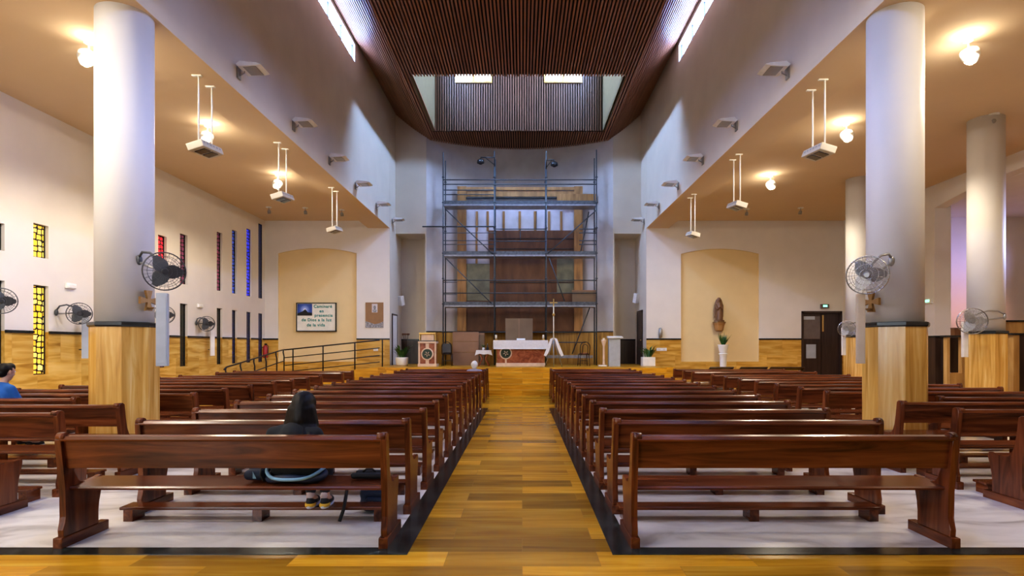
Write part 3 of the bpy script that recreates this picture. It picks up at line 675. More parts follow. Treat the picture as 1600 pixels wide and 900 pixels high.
# on the left wall
def wfan(u, v, d, lab):
    p = at(u, v, d); fan((XL+.03, p.y-.1, p.z+.02), p, (.6,-.6,-.12), .235, lab, True)
wfan(2, 470, 10.6, 'dark wall fan on the left wall beside the dark stained window')
wfan(124, 490, 12.55, 'dark wall fan on the left wall right of the yellow windows')
wfan(258, 492, 15.5, 'dark wall fan half hidden behind the grey column speaker')
wfan(323, 506, 17.9, 'dark wall fan on the left wall right of the maroon windows')
colspeaker((XL+.2, 13.05, at(0,560,13.1).z), .6, 1.0, .13, M_speak_g, 'pale slim speaker on the left wall beside a dark fan', (-.12,.06,0))
colspeaker((XL+.2, 18.4, at(0,556,18.4).z), .6, 1.0, .13, M_speak_w, 'pale slim speaker on the left wall between maroon windows', (-.12,.06,0))
# on the outer right columns
fan(oncol((10.1,12.55),.34,-1.1,at(0,494,12.2).z), at(1519,502,12.0), (-.4,-.85,-.05), .27, 'chrome wall fan on the column beside the confessional', False)
fan(oncol((9.92,17.0),.34,-1.6,at(0,512,16.6).z), at(1323,514,16.3), (-.4,-.85,-.05), .225, 'chrome wall fan on the far column near the dark door', False)
colspeaker(at(1507.5,558,12.2), -.2, .75, .1, M_speak_w, 'pale slim speaker on the column beside the confessional', (.05,.12,0))
colspeaker(at(1318,555,16.7), -.2, .8, .1, M_speak_w, 'pale slim speaker on the far column near the dark door', (.05,.12,0))
# emergency lights
for i, (y, z, lb) in enumerate(((12.85, at(0,447,12.85).z, 'above the fan by the yellow windows'), (18.0, at(0,478,18).z, 'above the fan by the maroon windows'))):
    t = thing('emergency_light', 'small white emergency light on the left wall ' + lb, 'light', (XL+.03, y, z), 0, 'emergency lights on the left wall')
    MB().box(-.03,.03,-.14,.14,-.06,.06,bev=.02).build('housing', M_white, t); MB().box(.02,.045,-.11,.11,-.045,.03,bev=.01).build('diffuser', M_white, t)
for u, v, d, lb in ((1289,478,22.5,'lit green exit sign above the dark door'),(1450,470,17.83,'lit green exit sign on the right wall')):
    p = at(u,v,d); 
    if lb.endswith('wall'): p.x = XR-.04; 
    t = thing('exit_sign', lb, 'sign', p, 0 if 'door' in lb else -PI/2, None)
    MB().box(-.16,.16,-.02,.06,-.09,.07,bev=.01).build('housing', M_glassdoor if 'door' in lb else M_white, t); MB().box(-.08,.08,-.03,-.018,-.04,.03,bev=.004).build('lamp', M_exit, t)

# ------------------------------------------------------------------ ceiling and beam lights
LW = {-1: 265, 1: 330}
def aisle_light(x, y, e, s, col=(1,.86,.66), rad=.1):
    l = bpy.data.lights.new('aisle_light', 'SPOT'); l.energy = e; l.color = col; l.shadow_soft_size = rad; l.spot_size = PI; l.spot_blend = .3
    o = bpy.data.objects.new('aisle_light', l); COL.objects.link(o); o.location = (x, y-.14, ZC-.36); o.rotation_euler = (0, s*.27, 0)
    l = bpy.data.lights.new('aisle_glow', 'POINT'); l.energy = e*.05; l.color = (1,.9,.74); l.shadow_soft_size = .08
    o = bpy.data.objects.new('aisle_glow', l); COL.objects.link(o); o.location = (x - s*.12, y+.05, ZC-.2)
def aisle_lamp(x, y, s, lab, on=True):
    t = thing('aisle_floodlight', lab, 'light', (x,y,ZC), 0, 'lit floodlights under the aisle ceilings')
    MB().box(-.05,.05,-.05,.05,-.03,0).build('base_plate', M_white, t)
    MB().tube([(0,0,0),(0,0,-.16)], .012).build('stem', M_white, t)
    MB().lathe([(.05,.16),(.11,.1),(.15,.0),(.15,-.02),(.135,-.02)], n=20).xf(Matrix.Translation((0,-.02,-.27)) @ Matrix.Rotation(PI/2-.35,4,'X')).build('housing', M_white, t)
    MB().sphere((0,-.045,-.28), .135, sc=(1,.5,1), n=18).build('lens', M_lamp, t)
    if on:
        aisle_light(x, y-.2, LW[s], s)
    return t
for s, X0, ys in ((-1,-7.05,[9.37,12.9,16.6]),(1,7.2,[9.3,12.8,16.7])):
    for i, y in enumerate(ys):
        aisle_lamp(X0, y, s, '%s lit floodlight under the %s aisle ceiling' % (('nearest','second nearest','farthest')[i], 'left' if s < 0 else 'right'))
for x, y, e in ((-7.05,5.7,330),(-7.05,1.9,460),(-7.05,-1.8,330),(7.2,5.7,300),(7.2,1.9,40)): aisle_light(x, y, e, 1 if x > 0 else -1, (1,.92,.8) if x < 0 else (1,.86,.66), .05)
def pendant(x, y, lab, en):
    t = thing('pendant_light', lab, 'light', (x,y,ZS), 0, 'twin-lamp boxes hung from the nave beams')
    zb = -1.18
    for yy in (-.17,.25):
        MB().tube([(0,yy,0),(0,yy,zb+.03)], .014).build('rod', M_white, t); MB().box(-.11,.05,yy-.025,yy+.025,-.02,0).build('ceiling_plate', M_white, t)
    R_ = Matrix.Translation((0,.04,zb-.02)) @ Matrix.Rotation(-.3*(1 if x<0 else -1),4,'Y') @ Matrix.Rotation(.12,4,'X')
    MB().box(-.14,.14,-.36,.36,-.06,.06,bev=.012).xf(R_).build('housing', M_cream, t)
    for k in range(2):
        a = -.24 + .27*k
        MB().box(-.09,.09,a,a+.21,-.072,-.055).xf(R_).build('lens', M_lens, t)
    v = MB()
    for k in range(6): v.box(-.142,.142,-.32+.11*k,-.26+.11*k,.0,.03)
    v.xf(R_).build('vents', M_greyfan, t)
for s, x, ys in ((-1,-5.55,[10.05,13.3,17.0]),(1,5.27,[10.2,14.1,17.75])):
    for i, y in enumerate(ys): pendant(x, y, '%s twin-lamp box hanging from the %s nave beam' % (('nearest','middle','farthest')[i], 'left' if s<0 else 'right'), 0)
def navespot(s, x, y, lab):
    t = thing('nave_floodlight', lab, 'light', (x,y,6.66), 0, 'flat floodlights along the nave walls')
    MB().box(*sorted((0,-s*.03)),-.06,.06,-.16,.05).build('wall_plate', M_greyfan, t)
    MB().tube([(-s*.02,0,-.1),(-s*.12,0,-.05),(-s*.12,0,.03)], .012).build('bracket', M_greyfan, t)
    MB().prism([(-s*.05,.02),(-s*.12,.08),(-s*.42,.05),(-s*.5,.02),(-s*.42,0),(-s*.1,-.02)],1,-.2,.2).build('housing', M_white, t)
    MB().box(*sorted((-s*.14,-s*.4)),-.17,.17,-.016,-.004).build('lens', M_greyfan, t)
for s, x in ((-1,XNL),(1,XNR)):
    for i, y in enumerate([8.05,10.54,13.07,15.5,17.95,20.5,23.0]):
        navespot(s, x, y, '%s flat floodlight on the %s nave wall' % ('nearest' if i==0 else ORD[i]+' nearest', 'left' if s<0 else 'right'))
for u, v, lb in ((420,327,'on the left ceiling nearest the wall'),(477,328,'in the middle of the left ceiling'),(534,331,'on the left ceiling nearest the nave'),(1167,330,'on the right ceiling nearest the nave'),(1251,328,'on the right ceiling left of the column'),(1346,284,'on the ceiling before the far right column'),(1553,184,'on the ceiling before the right confessional column')):
    d = (ZC-1.6-.08)*900/(542-v); p = at(u,v,d)
    t = thing('ceiling_spotlight', 'small unlit spotlight ' + lb, 'light', (p.x,p.y,ZC), 0, 'small ceiling spotlights')
    MB().lathe([(.1,-.02),(.1,0)], n=16).build('base', M_white, t); MB().tube([(0,0,0),(0,0,-.12)], .012).build('stem', M_greyfan, t)
    MB().lathe([(.03,.0),(.055,-.03),(.06,-.13),(.05,-.13),(.045,-.1)], n=16).xf(Matrix.Translation((0,0,-.1)) @ Matrix.Rotation(.4,4,'X')).build('head', M_greyfan, t)

# ------------------------------------------------------------------ scaffolding
YS1, YS2 = 22.75, 23.42
sx = [at(u,0,YS1).x for u in (692.5,772.5,853.5,932)]
T = thing('scaffolding', 'three-bay steel scaffolding standing before the apse', 'scaffolding', (0,YS1,ZP))
def L_(p): return Vector(p) - Vector((0,YS1,ZP))
ztops = [at(0,v,YS1).z for v in (238,236,236,234)]
for x, zt in zip(sx, ztops):
    for y in (YS1, YS2):
        s_ = MB(); s_.tube([L_((x,y,ZP)), L_((x,y,zt - (.12 if y == YS2 else 0)))], .026)
        for z in (2.2,3.3,4.3,5.3,6.3,7.3,8.3): s_.lathe([(.05,z-ZP-.02),(.05,z-ZP+.02)], c=(x, y-YS1), n=8)
        s_.build('standard', M_steel, T)
ZDk = [at(0,v,YS1).z for v in (477,398,319)]
for z in ZDk:
    for a, b in zip(sx, sx[1:]):
        d = MB().box(a+.03,b-.03,0,YS2-YS1,z-ZP-.06,z-ZP); d.build('deck', M_deck, T)
        MB().box(a+.03,b-.03,.0,.025,z-ZP,z-ZP+.14).build('toe_board', M_toe, T)
for x in sx:
    for z in ZDk: MB().tube([L_((x,YS1,z)), L_((x,YS2,z))], .022).build('transom', M_steel, T)
def rail(u0, u1, v, y=YS1-.03, r=.02, nm='guard_rail'):
    a, b = at(u0,v,y), at(u1,v,y); MB().tube([L_(a), L_(b)], r, n=6).build(nm, M_steel, T)
for v in (281,288): rail(692,932,v)
for v in (297,304): rail(693,773,v, YS2)
rail(660,775,354, YS1-.05, .028)
for v in (364,376,382): rail(693,774,v, YS1-.02, .015)
rail(773,853,358); rail(773,853,377)
for v in (358,364,376,382): rail(905 if v<400 else 853,932,v)
for v in (438,458): rail(692,932,v)
for v in (441,460): rail(692,714,v, YS1-.05, .014)
rail(692,932,519, YS1-.03, .016); rail(870,915,535)
def brace(u0,v0,u1,v1,y=YS1-.05,r=.022):
    MB().tube([L_(at(u0,v0,y)), L_(at(u1,v1,y))], r, n=6).build('brace', M_steel, T)
brace(696,327,770,397); brace(696,403,768,474); brace(931,329,856,396); brace(858,403,882,470); brace(920,331,907,395,YS2); brace(922,479,894,553,YS2-.3)
MB().tube([L_(at(838,330,YS2)),L_(at(838,360,YS2))],.012).build('hanger', M_steel, T)
for u in (813,): MB().tube([L_(at(u,358,YS1)),L_(at(u,378,YS1))], .018, n=6).build('guard_post', M_steel, T)
MB().box(at(853,0,YS1).x, at(926,0,YS1).x, -.1,.2, at(0,558,YS1).z-ZP-.04, at(0,555,YS1).z-ZP).build('low_plank', M_deck, T)
for s, u, ue, v, lb in ((-1,773,751,254,'left'),(1,853.5,866,258,'right')):
    p0 = at(u,v-8,YS1-.05); p1 = at(ue,v-8,YS1-.05); pe = at(ue,v,YS1-.05)
    t = thing('work_lamp', 'dark work lamp on the bracket at the top %s of the scaffolding' % lb, 'lamp', p0, 0, 'work lamps on top of the scaffolding')
    MB().tube([(0,0,-.35),(0,0,0),p1-p0,pe-p0+Vector((0,0,.1))], .025).build('bracket', M_blackmetal, t)
    MB().tube([(0,0,-.3),(p1-p0)*.7], .016).build('strut', M_blackmetal, t)
    MB().lathe([(.05,.14),(.13,.1),(.15,.0),(.14,-.03),(.1,-.03)], n=18).xf(Matrix.Translation(pe-p0) @ Matrix.Rotation(.5,4,'X')).build('hood', M_blackmetal, t)
    MB().sphere(pe-p0+Vector((0,-.03,-.03)), .09, sc=(1,1,.7)).build('lens', M_lens, t)
# sheet and stacked board left on the scaffold
t = thing('stacked_board', 'grey board resting on the lowest right scaffold deck', 'board', at(913,477,YS1+.1)+Vector((0,0,.02)))
MB().box(-.48,.48,0,.05,.0,.55).build('sheet', M_card, t); MB().box(-.5,.5,-.01,.06,.55,.58).build('edge', M_ply, t)

# ---- retable on the apse wall
T2 = thing('retable', 'dismantled wooden retable frame and panels on the apse wall', 'altarpiece', (-.1,24.2,2.25))
def rb(name, u0, u1, v0, v1, m, y, th=.08):
    a, b = at(u0,v1,y), at(u1,v0,y)
    return MB().box(a.x+.1, b.x+.1, y-24.2, y-24.2+th, max(a.z-2.25,0.0), b.z-2.25, bev=.01).build(name, m, T2)
YQ = 23.95
rb('frame_post', 714.5, 728.5, 291, 518, M_ret, YQ); rb('frame_post', 897, 910.5, 291, 518, M_ret, YQ)
rb('frame_beam', 728.5, 897, 292, 297, M_ret, YQ); rb('frame_beam', 728.5, 897, 298, 307, M_ret, YQ+.05)
rb('frame_beam', 870, 932, 303, 316, M_ret, YQ-.1, .05); rb('cornice', 728, 895, 308, 311, M_black, YQ-.02)
rb('backing_sheet', 728.5, 897, 312, 412, M_sheetw, YQ+.2, .02)
for u in (745,762,787,812,836,858,877): rb('stud', u-1.8, u+1.8, 330, 361, M_ret, YQ+.16, .04)
rb('stud', 743, 746, 361, 412, M_ret, YQ+.16, .04)
rb('dark_panel', 763, 908, 360, 404, M_retb, YQ+.1, .04); rb('dark_panel', 765, 870, 404, 520, M_retb, YQ+.1, .04)
rb('side_panel', 728.5, 765, 412, 470, M_plast, YQ+.1, .03); rb('side_panel', 870, 897, 404, 458, M_plast, YQ+.1, .03)
rb('dark_panel', 728.5, 765, 470, 520, M_retb, YQ+.1, .04); rb('dark_panel', 870, 897, 458, 520, M_retb, YQ+.1, .04)
for v in (372,388,440): rb('batten', 765, 897, v, v+2, M_dark, YQ+.07, .03)

# ------------------------------------------------------------------ chancel furniture
def stone_ring(name, par, x, z, r, y):
    b = MB(); b.tube([(x+r*math.cos(2*PI*k/32), y, z+r*math.sin(2*PI*k/32)) for k in range(32)], .035, n=8, closed=True); o = b.build(name, M_pinkstone, par)
    MB().lathe([(.001,0),(r,0.0),(r,.03),(.001,.03)], n=32, cap=False, smooth=False).xf(Matrix.Translation((x,y,z)) @ Matrix.Rotation(PI/2,4,'X')).build('disc', M_greenstone, o)
    m = MB()
    for k in range(5): 
        a = 2*PI*k/5+.4; m.tube([(x+.03*math.cos(a),y-.035,z+.03*math.sin(a)),(x+r*.5*math.cos(a+.5),y-.035,z+r*.5*math.sin(a+.5))], .012, n=5)
    m.build('carving', M_pinkstone, o)
    return o
YA = 21.35
A = thing('altar', 'red marble altar with white cloth and round emblem', 'altar', ((at(813.5,0,YA)).x, YA, ZP))
hw = at(852,0,YA).x - A.location.x
MB().box(-hw+.03,hw-.03,.03,.8,.13,.86,bev=.01).build('body', M_redmarble, A)
MB().box(-hw,hw,-.02,.85,0,.13,bev=.012).build('plinth', M_pinkstone, A)
MB().box(-hw-.05,hw+.05,-.05,.9,.86,.96,bev=.01).build('tabletop', M_redmarble, A)
stone_ring('emblem', A, -.55, .49, .2, .02)
MB().box(-.58,-.52,-.005,.03,.13,.28).box(-.58,-.52,-.005,.03,.7,.86).build('emblem_stem', M_pinkstone, A)
c = MB(); n = 44; cw = hw+.1
top = []
for i in range(n+1):
    x = -cw + 2*cw*i/n; zz = .66 + .012*math.sin(i*1.9)
    top.append((x, zz))
c.box(-cw,cw,-.07,.92,.962,.975)
for (xa,za),(xb,zb) in zip(top, top[1:]):
    c.poly([(xa,-.072-.012*math.sin(xa*9),za),(xb,-.072-.012*math.sin(xb*9),zb),(xb,-.07,.97),(xa,-.07,.97)])
for s in (-1,1): c.poly([(s*cw,-.07,.97),(s*cw,.92,.97),(s*(cw+.03),.92,.7),(s*(cw+.03),-.07,.68)])
CO = tag(c.build('altar_cloth', M_cloth, None, A.location), 'white cloth draped over the red marble altar', 'cloth')
lace = MB()
for i in range(n*2):
    x = -cw + 2*cw*(i+.5)/(n*2); lace.sphere((x,-.075,.655), .018, n=6)
lace.build('lace_edge', M_cloth, CO)
for u, lb in ((775,'left'),(849,'right')):
    t = thing('altar_candle', 'short candle on the %s end of the altar' % lb, 'candle', (at(u,0,YA+.3).x, YA+.3, ZP+.977), 0, 'candles on the altar')
    MB().lathe([(.07,0),(.07,.015),(.02,.03),(.02,.05),(.05,.06)], n=16).build('holder', M_gold, t); MB().lathe([(.04,.06),(.04,.2),(.01,.205)], n=16).build('wax', M_wax, t); MB().tube([(0,0,.2),(0,0,.225)], .004).build('wick', M_black, t)
t = thing('book_stand', 'small white book stand on the altar', 'stand', (at(814,0,YA+.3).x, YA+.3, ZP+.977)); MB().prism([(-.1,0),(.1,0),(.06,.07),(-.1,.03)],0,-.16,.16).build('rest', M_cloth, t); MB().box(-.15,.15,-.12,-.1,0,.03).build('ledge', M_cloth, t)
# ambo on the left
B = thing('ambo', 'pink and red stone ambo beside the left planter', 'lectern', (at(667.5,0,YA).x, YA, ZP))
MB().box(-.3,.3,.03,.5,.1,.86,bev=.01).build('body', M_redmarble, B); MB().box(-.35,.35,-.02,.55,0,.1,bev=.01).build('plinth', M_pinkstone, B); MB().box(-.34,.34,-.02,.55,.86,.93,bev=.01).build('cornice', M_pinkstone, B)
stone_ring('emblem', B, 0, .46, .2, .02)
MB().box(-.06,.06,.0,.03,.1,.24).box(-.06,.06,.0,.03,.68,.86).box(-.33,-.27,.0,.03,.1,.86).box(.27,.33,.0,.03,.1,.86).build('emblem_stem', M_pinkstone, B)
t = thing('tabernacle', 'small gilded box with a flat lid on the ambo', 'box', (B.location.x, YA+.25, ZP+.93))
MB().box(-.33,.33,-.24,.2,0,.03).build('base', M_black, t); MB().box(-.24,.24,-.18,.16,.03,.26,bev=.01).build('body', M_pinkstone, t); MB().box(-.31,.31,-.22,.2,.26,.33,bev=.015).build('lid', M_gold, t); MB().box(-.3,-.27,-.2,.18,.03,.26).box(.27,.3,-.2,.18,.03,.26).build('side_frame', M_gold, t)
# chairs
def chair(u, lab, rz, arch):
    y = 22.0; t = thing('bentwood_chair', lab, 'chair', (at(u,0,y).x, y, ZP), rz, 'dark chairs in the chancel')
    MB().lathe([(.2,.43),(.215,.445),(.21,.47)], n=22).build('seat', M_dark, t)
    for sx_, sy_ in ((-1,-1),(1,-1),(-1,1),(1,1)): MB().tube([(sx_*.16,sy_*.16,.44),(sx_*.19,sy_*.19,.0)], [.018,.013]).build('leg', M_dark, t)
    MB().tube([(.17*math.cos(2*PI*k/20),.17*math.sin(2*PI*k/20),.2) for k in range(20)], .01, n=6, closed=True).build('leg_ring', M_dark, t)
    pts = [(-.18,.17,.44),(-.19,.2,.65)] + [(-.19*math.cos(PI*k/10), .22, .72+.2*math.sin(PI*k/10)) for k in range(11)] + [(.19,.2,.65),(.18,.17,.44)]
    MB().tube(pts, .016).build('back_hoop', M_dark, t)
    if arch: MB().tube([(-.1,.18,.46),(-.1,.2,.65)] + [(-.1*math.cos(PI*k/8), .21, .7+.12*math.sin(PI*k/8)) for k in range(9)] + [(.1,.2,.65),(.1,.18,.46)], .012).build('inner_hoop', M_dark, t)
    else: MB().box(-.17,.17,.18,.2,.5,.86,bev=.02).build('back_panel', M_fan, t)
    MB().lathe([(.17,.47),(.18,.49),(.15,.5)], n=18).build('cushion', M_redmarble if arch else M_dark, t)
chair(699, 'dark chair with solid back left of the plywood screen', PI, False); chair(912, 'dark bentwood chair with open hoop back right of the altar', PI+.15, True)
# plywood screen, cardboard panel
t = thing('plywood_screen', 'low brown plywood screen of three boards left of the altar', 'screen', (at(728,0,22.5).x, 22.5, ZP))
za = 0
for k, h in enumerate((.52,.42,.38)): MB().box(-.52,.5,0,.04,za,za+h-.008,bev=.004).build('board', M_ply, t); za += h
for x in (-.45,.43): MB().box(x,x+.05,.04,.09,0,1.3).build('post', M_ret, t)
t = thing('cabinet', 'narrow brown cabinet beside the plywood screen', 'cabinet', (at(752,0,22.6).x, 22.6, ZP)); MB().box(-.12,.12,0,.3,0,1.28,bev=.01).build('body', M_ply, t); MB().box(-.11,.11,-.02,0,.05,1.2,bev=.004).build('door', M_card, t)
t = thing('cardboard_panel', 'tall tan panel standing behind the altar', 'panel', (at(811,0,22.35).x, 22.35, ZP)); MB().box(-.53,.53,0,.05,.25,1.83,bev=.008).build('sheet', M_card, t)
for x in (-.5,.42): MB().box(x,x+.08,.0,.3,0,.25).build('foot', M_dark, t)
MB().box(-.01,.01,-.006,.0,.26,1.82).build('seam', M_ply, t)
# little credence table
t = thing('credence_table', 'small round-topped table under a white cloth beside the altar', 'table', (at(756,0,21.7).x, 21.7, ZP))
for s in (-1,1):
    MB().tube([(s*.2,-.05,0),(s*.06,-.05,.28),(s*.2,-.05,.56)], .022).build('curved_leg', M_redmarble, t); MB().tube([(s*.2,.25,0),(s*.06,.25,.28),(s*.2,.25,.56)], .022).build('curved_leg', M_redmarble, t)
MB().box(-.25,.25,-.1,.3,.56,.59,bev=.008).build('tabletop', M_redmarble, t)
c = MB().box(-.28,.28,-.13,.33,.592,.605)
for s in (-1,1): c.prism([(s*.28,.6),(s*.33,.4),(s*.2,.47)],1,-.13,-.12)
c.prism([(-.28,.6),(.28,.6),(.3,.42),(.15,.46),(0,.44),(-.15,.47),(-.3,.42)],1,-.135,-.13)
tag(c.build('table_cloth', M_cloth, None, t.location), 'white cloth on the small table beside the altar', 'cloth')
v = thing('cruet', 'dark cruet standing on the small table by the altar', 'cruet', t.location+Vector((.13,.1,.606))); MB().lathe([(.05,0),(.055,.08),(.02,.14),(.02,.2),(.03,.21)], n=14).build('body', M_blackmetal, v); MB().lathe([(.022,.21),(.01,.25)], n=10).build('stopper', M_chrome, v)
v = thing('flower_vase', 'small vase with green sprig on the small table by the altar', 'vase', t.location+Vector((-.02,.1,.606))); MB().lathe([(.04,0),(.05,.06),(.03,.1)], n=14).build('vase', M_white, v)
lf = MB()
for k in range(10): a=2*PI*k/10; lf.tube([(0,0,.08),(.05*math.cos(a),.05*math.sin(a),.16),(.1*math.cos(a),.1*math.sin(a),.2)], [.005,.012,.002], n=4)
lf.build('leaves', M_leaf, v)
# processional cross on a draped tripod
t = thing('processional_cross', 'tall processional cross on a tripod with white ribbons right of the altar', 'cross', (at(865,0,20.95).x, 20.95, ZP))
zt = at(0,467,20.95).z - ZP
MB().tube([(0,0,.15),(0,0,zt-.25)], .02).build('staff', M_wax, t); MB().lathe([(.03,zt-.62),(.055,zt-.57),(.03,zt-.52)], n=14).build('knob', M_gold, t)
MB().box(-.02,.02,-.012,.012,zt-.3,zt).box(-.14,.14,-.012,.012,zt-.16,zt-.12).build('cross', M_gold, t)
for k in range(3):
    a = 2*PI*k/3+.5; MB().tube([(0,0,1.0),(.36*math.cos(a),.36*math.sin(a)*.6,.0)], .016).build('tripod_leg', M_greyfan, t)
for s in (-1,1):
    MB().prism([(s*.02,1.06),(s*.12,1.02),(s*.36,.42),(s*.28,.38),(s*.2,.5),(s*.12,.72)],1,-.08-.02*s,-.05-.02*s).build('ribbon', M_cloth, t)
# right: paschal candle stand and white lectern
t = thing('candle_stand', 'slim stone paschal candle stand beside the white lectern', 'stand', (at(943.5,0,21.6).x, 21.6, ZP)); MB().box(-.2,.1,-.12,.12,0,.05,bev=.01).build('plinth', M_white, t); MB().lathe([(.06,.05),(.045,.15),(.04,.75),(.07,.85),(.1,.95),(.1,1.0)], n=16).build('shaft', M_pinkstone, t); MB().lathe([(.045,1.0),(.045,1.06)], n=14).build('candle', M_wax, t)
t = thing('lectern', 'plain white lectern on the right of the chancel', 'lectern', (at(960.5,0,21.5).x, 21.5, ZP)); MB().box(-.21,.21,0,.3,0,1.05,bev=.01).build('body', M_speak_g, t); MB().prism([(-.08,1.05),(.34,1.05),(.34,1.14),(-.08,1.09)],0,-.25,.3).build('top', M_white, t)
# planters
def planter(u, vb, d, lab, rnd_, z0):
    p = at(u,0,d); t = thing('planter', lab, 'plant', (p.x, d, z0), 0, None)
    if rnd_: MB().lathe([(.17,0),(.225,.06),(.24,.3),(.235,.33),(.2,.33),(.2,.29)], n=28).build('pot', M_white, t)
    else: MB().box(-.24,.24,-.2,.2,0,.34,bev=.015).build('pot', M_white, t)
    MB().lathe([(.01,.3),(.19,.3)] , n=20, cap=False).build('soil', M_soil, t)
    lf = MB()
    for k in range(46):
        a = random.uniform(0,2*PI); l = random.uniform(.3,.62); o = random.uniform(.12,.4); w = random.uniform(.022,.045)
        b0 = Vector((.1*math.cos(a),.1*math.sin(a),.3)); b1 = b0+Vector((o*.5*math.cos(a),o*.5*math.sin(a),l*.7)); b2 = b0+Vector((o*math.cos(a),o*math.sin(a),l*.85)); sd = Vector((-math.sin(a),math.cos(a),0))*w
        lf.poly([b0,b1-sd,b2,b1+sd])
    lf.build('foliage', M_leaf, t, fix=False)
planter(628,570,22.0,'white round pot with leafy plant beside the ambo',True,ZP); planter(1012.5,570,22.0,'white square pot with dark leafy plant below the right wall',False,ZP)
# dry stem flowers behind left planter
t = thing('flower_stand', 'thin stemmed dark flower arrangement behind the left planter', 'flowers', (at(634,0,22.4).x, 22.4, ZP)); MB().lathe([(.08,0),(.1,.2),(.05,.3)], n=14).build('vase', M_blackmetal, t)
st = MB()
for k in range(7): a=2*PI*k/7; st.tube([(0,0,.28),(.05*math.cos(a),.03*math.sin(a),.9),(.12*math.cos(a),.08*math.sin(a),1.2)], .007, n=4)
st.build('stems', M_dark, t)
fl = MB()
for k in range(7): a=2*PI*k/7; fl.sphere((.12*math.cos(a),.08*math.sin(a),1.22), .04, n=8)
fl.build('blooms', M_retb, t)

# ------------------------------------------------------------------ end wall furnishings
# framed sign
a, b = at(463,518,YB-.02), at(525.5,473,YB-.02); w_, h_ = b.x-a.x, b.z-a.z
t = thing('framed_sign', 'black framed green lettered banner in the left niche', 'sign', ((a.x+b.x)/2, YB-.03, (a.z+b.z)/2))
f = MB(); e = .035
f.box(-w_/2,w_/2,-.02,.07,-h_/2,-h_/2+e).box(-w_/2,w_/2,-.02,.07,h_/2-e,h_/2).box(-w_/2,-w_/2+e,-.02,.07,-h_/2,h_/2).box(w_/2-e,w_/2,-.02,.07,-h_/2,h_/2); f.build('frame', M_black, t)
MB().box(-w_/2+e,w_/2-e,.0,.06,-h_/2+e,h_/2-e).build('sheet', M_paper, t)
mp, nt, bs = newmat('sky_picture'); gr = N(nt,'ShaderNodeTexGradient', gradient_type='SPHERICAL'); mpn = N(nt,'ShaderNodeMapping'); tc = N(nt,'ShaderNodeTexCoord'); nt.links.new(tc.outputs['Object'], mpn.inputs['Vector']); mpn.inputs['Scale'].default_value = (2.6,2.6,2.6); nt.links.new(mpn.outputs[0], gr.inputs['Vector'])
nt.links.new(ramp(nt, gr.outputs['Fac'], [(0,(.01,.03,.16)),(.5,(.04,.1,.42)),(.8,(.3,.4,.75)),(1,(.95,.95,1))]), bs.inputs['Base Color']); bs.inputs['Roughness'].default_value = .4
pc = MB().box(-.29,.29,-.004,.002,-.23,.23).build('picture', mp, t, (-w_/2+e+.3, 0, h_/2-e-.24))
MB().prism([(-.29,-.23),(.29,-.23),(.29,-.12),(.12,-.1),(.02,.02),(-.08,-.06),(-.29,-.15)],1,-.008,-.004).build('mountain', M_blackmetal, pc)
def text(s, x, z, size, par, mat, nm='lettering', bold=.004):
    c = bpy.data.curves.new(nm,'FONT'); c.body = s; c.size = size; c.align_x = 'CENTER'; c.align_y = 'CENTER'; c.extrude = .002; c.offset = bold; c.space_character = 1.12
    o = bpy.data.objects.new(nm, c); COL.objects.link(o); dg = bpy.context.evaluated_depsgraph_get(); dg.update()
    me = bpy.data.meshes.new_from_object(o.evaluated_get(dg)); bpy.data.objects.remove(o); bpy.data.curves.remove(c); me.materials.clear(); me.materials.append(mat)
    o = bpy.data.objects.new(nm, me); COL.objects.link(o); o.parent = par; o.location = (x,-.006,z); o.rotation_euler = (PI/2,0,0)
    return o
def zl(v): return at(0,v,YB).z - t.location.z
xl = lambda u: at(u,0,YB).x - t.location.x
text('Caminaré', xl(505), zl(479), .165, t, M_teal); text('en', xl(503), zl(486.3), .165, t, M_teal); text('presencia', xl(506), zl(493), .165, t, M_teal)
text('de Dios a la luz', xl(495), zl(500), .165, t, M_teal); text('de la vida', xl(494), zl(508), .165, t, M_teal)
# poster
a, b = at(571,512,YB-.02), at(599,472.5,YB-.02); w_, h_ = b.x-a.x, b.z-a.z
t = thing('poster', 'brown poster with portrait and crowd print between niche and chancel', 'poster', ((a.x+b.x)/2, YB-.012, (a.z+b.z)/2))
MB().box(-w_/2,w_/2,-.005,.008,-h_/2,h_/2).build('sheet', M_poster, t); MB().box(-.1,.12,-.009,-.004,.1,.44).build('portrait_ground', M_sheetw, t)
po = MB(); po.sphere((.01,-.006,.3), .07, sc=(.8,.15,1.1)); po.sphere((.01,-.006,.17), .1, sc=(.9,.1,.7)); po.build('portrait', M_photo, t)
MB().prism([(-w_/2,-h_/2),(w_/2,-h_/2),(w_/2,-.25),(.2,-.32),(0,-.36),(-.15,-.3),(-w_/2,-.24)],1,-.009,-.004).build('crowd_print', M_photo, t)
# statue
p = at(1124.5,518,22.35)
t = thing('statue', 'dark carved wooden robed statue in the right niche', 'statue', (p.x, 22.42, at(0,503,22.4).z+.004), 0)
H = at(0,464,22.4).z - at(0,503,22.4).z
MB().lathe([(.2,0),(.2,.06),(.14,.08)], n=20, sy=.7).build('base', M_statue, t)
blob('figure', [((0,0,.1),.15,(0,0,.45),.125),((0,0,.45),.125,(0,0,.7),.1),((-.1,0,.66),.05,(.1,0,.66),.05),((0,0,.7),.05,(0,0,.8),.045),((0,-.01,.84),.055,(0,-.01,.87),.055),((-.12,-.02,.64),.042,(-.1,-.1,.48),.035),((-.1,-.1,.48),.034,(-.01,-.14,.58),.024),((.12,-.02,.64),.042,(.1,-.1,.48),.035),((.1,-.1,.48),.034,(.01,-.14,.58),.024),((0,-.055,.85),.008,(0,-.066,.84),.01)], M_statue, t, .011, smooth=3)
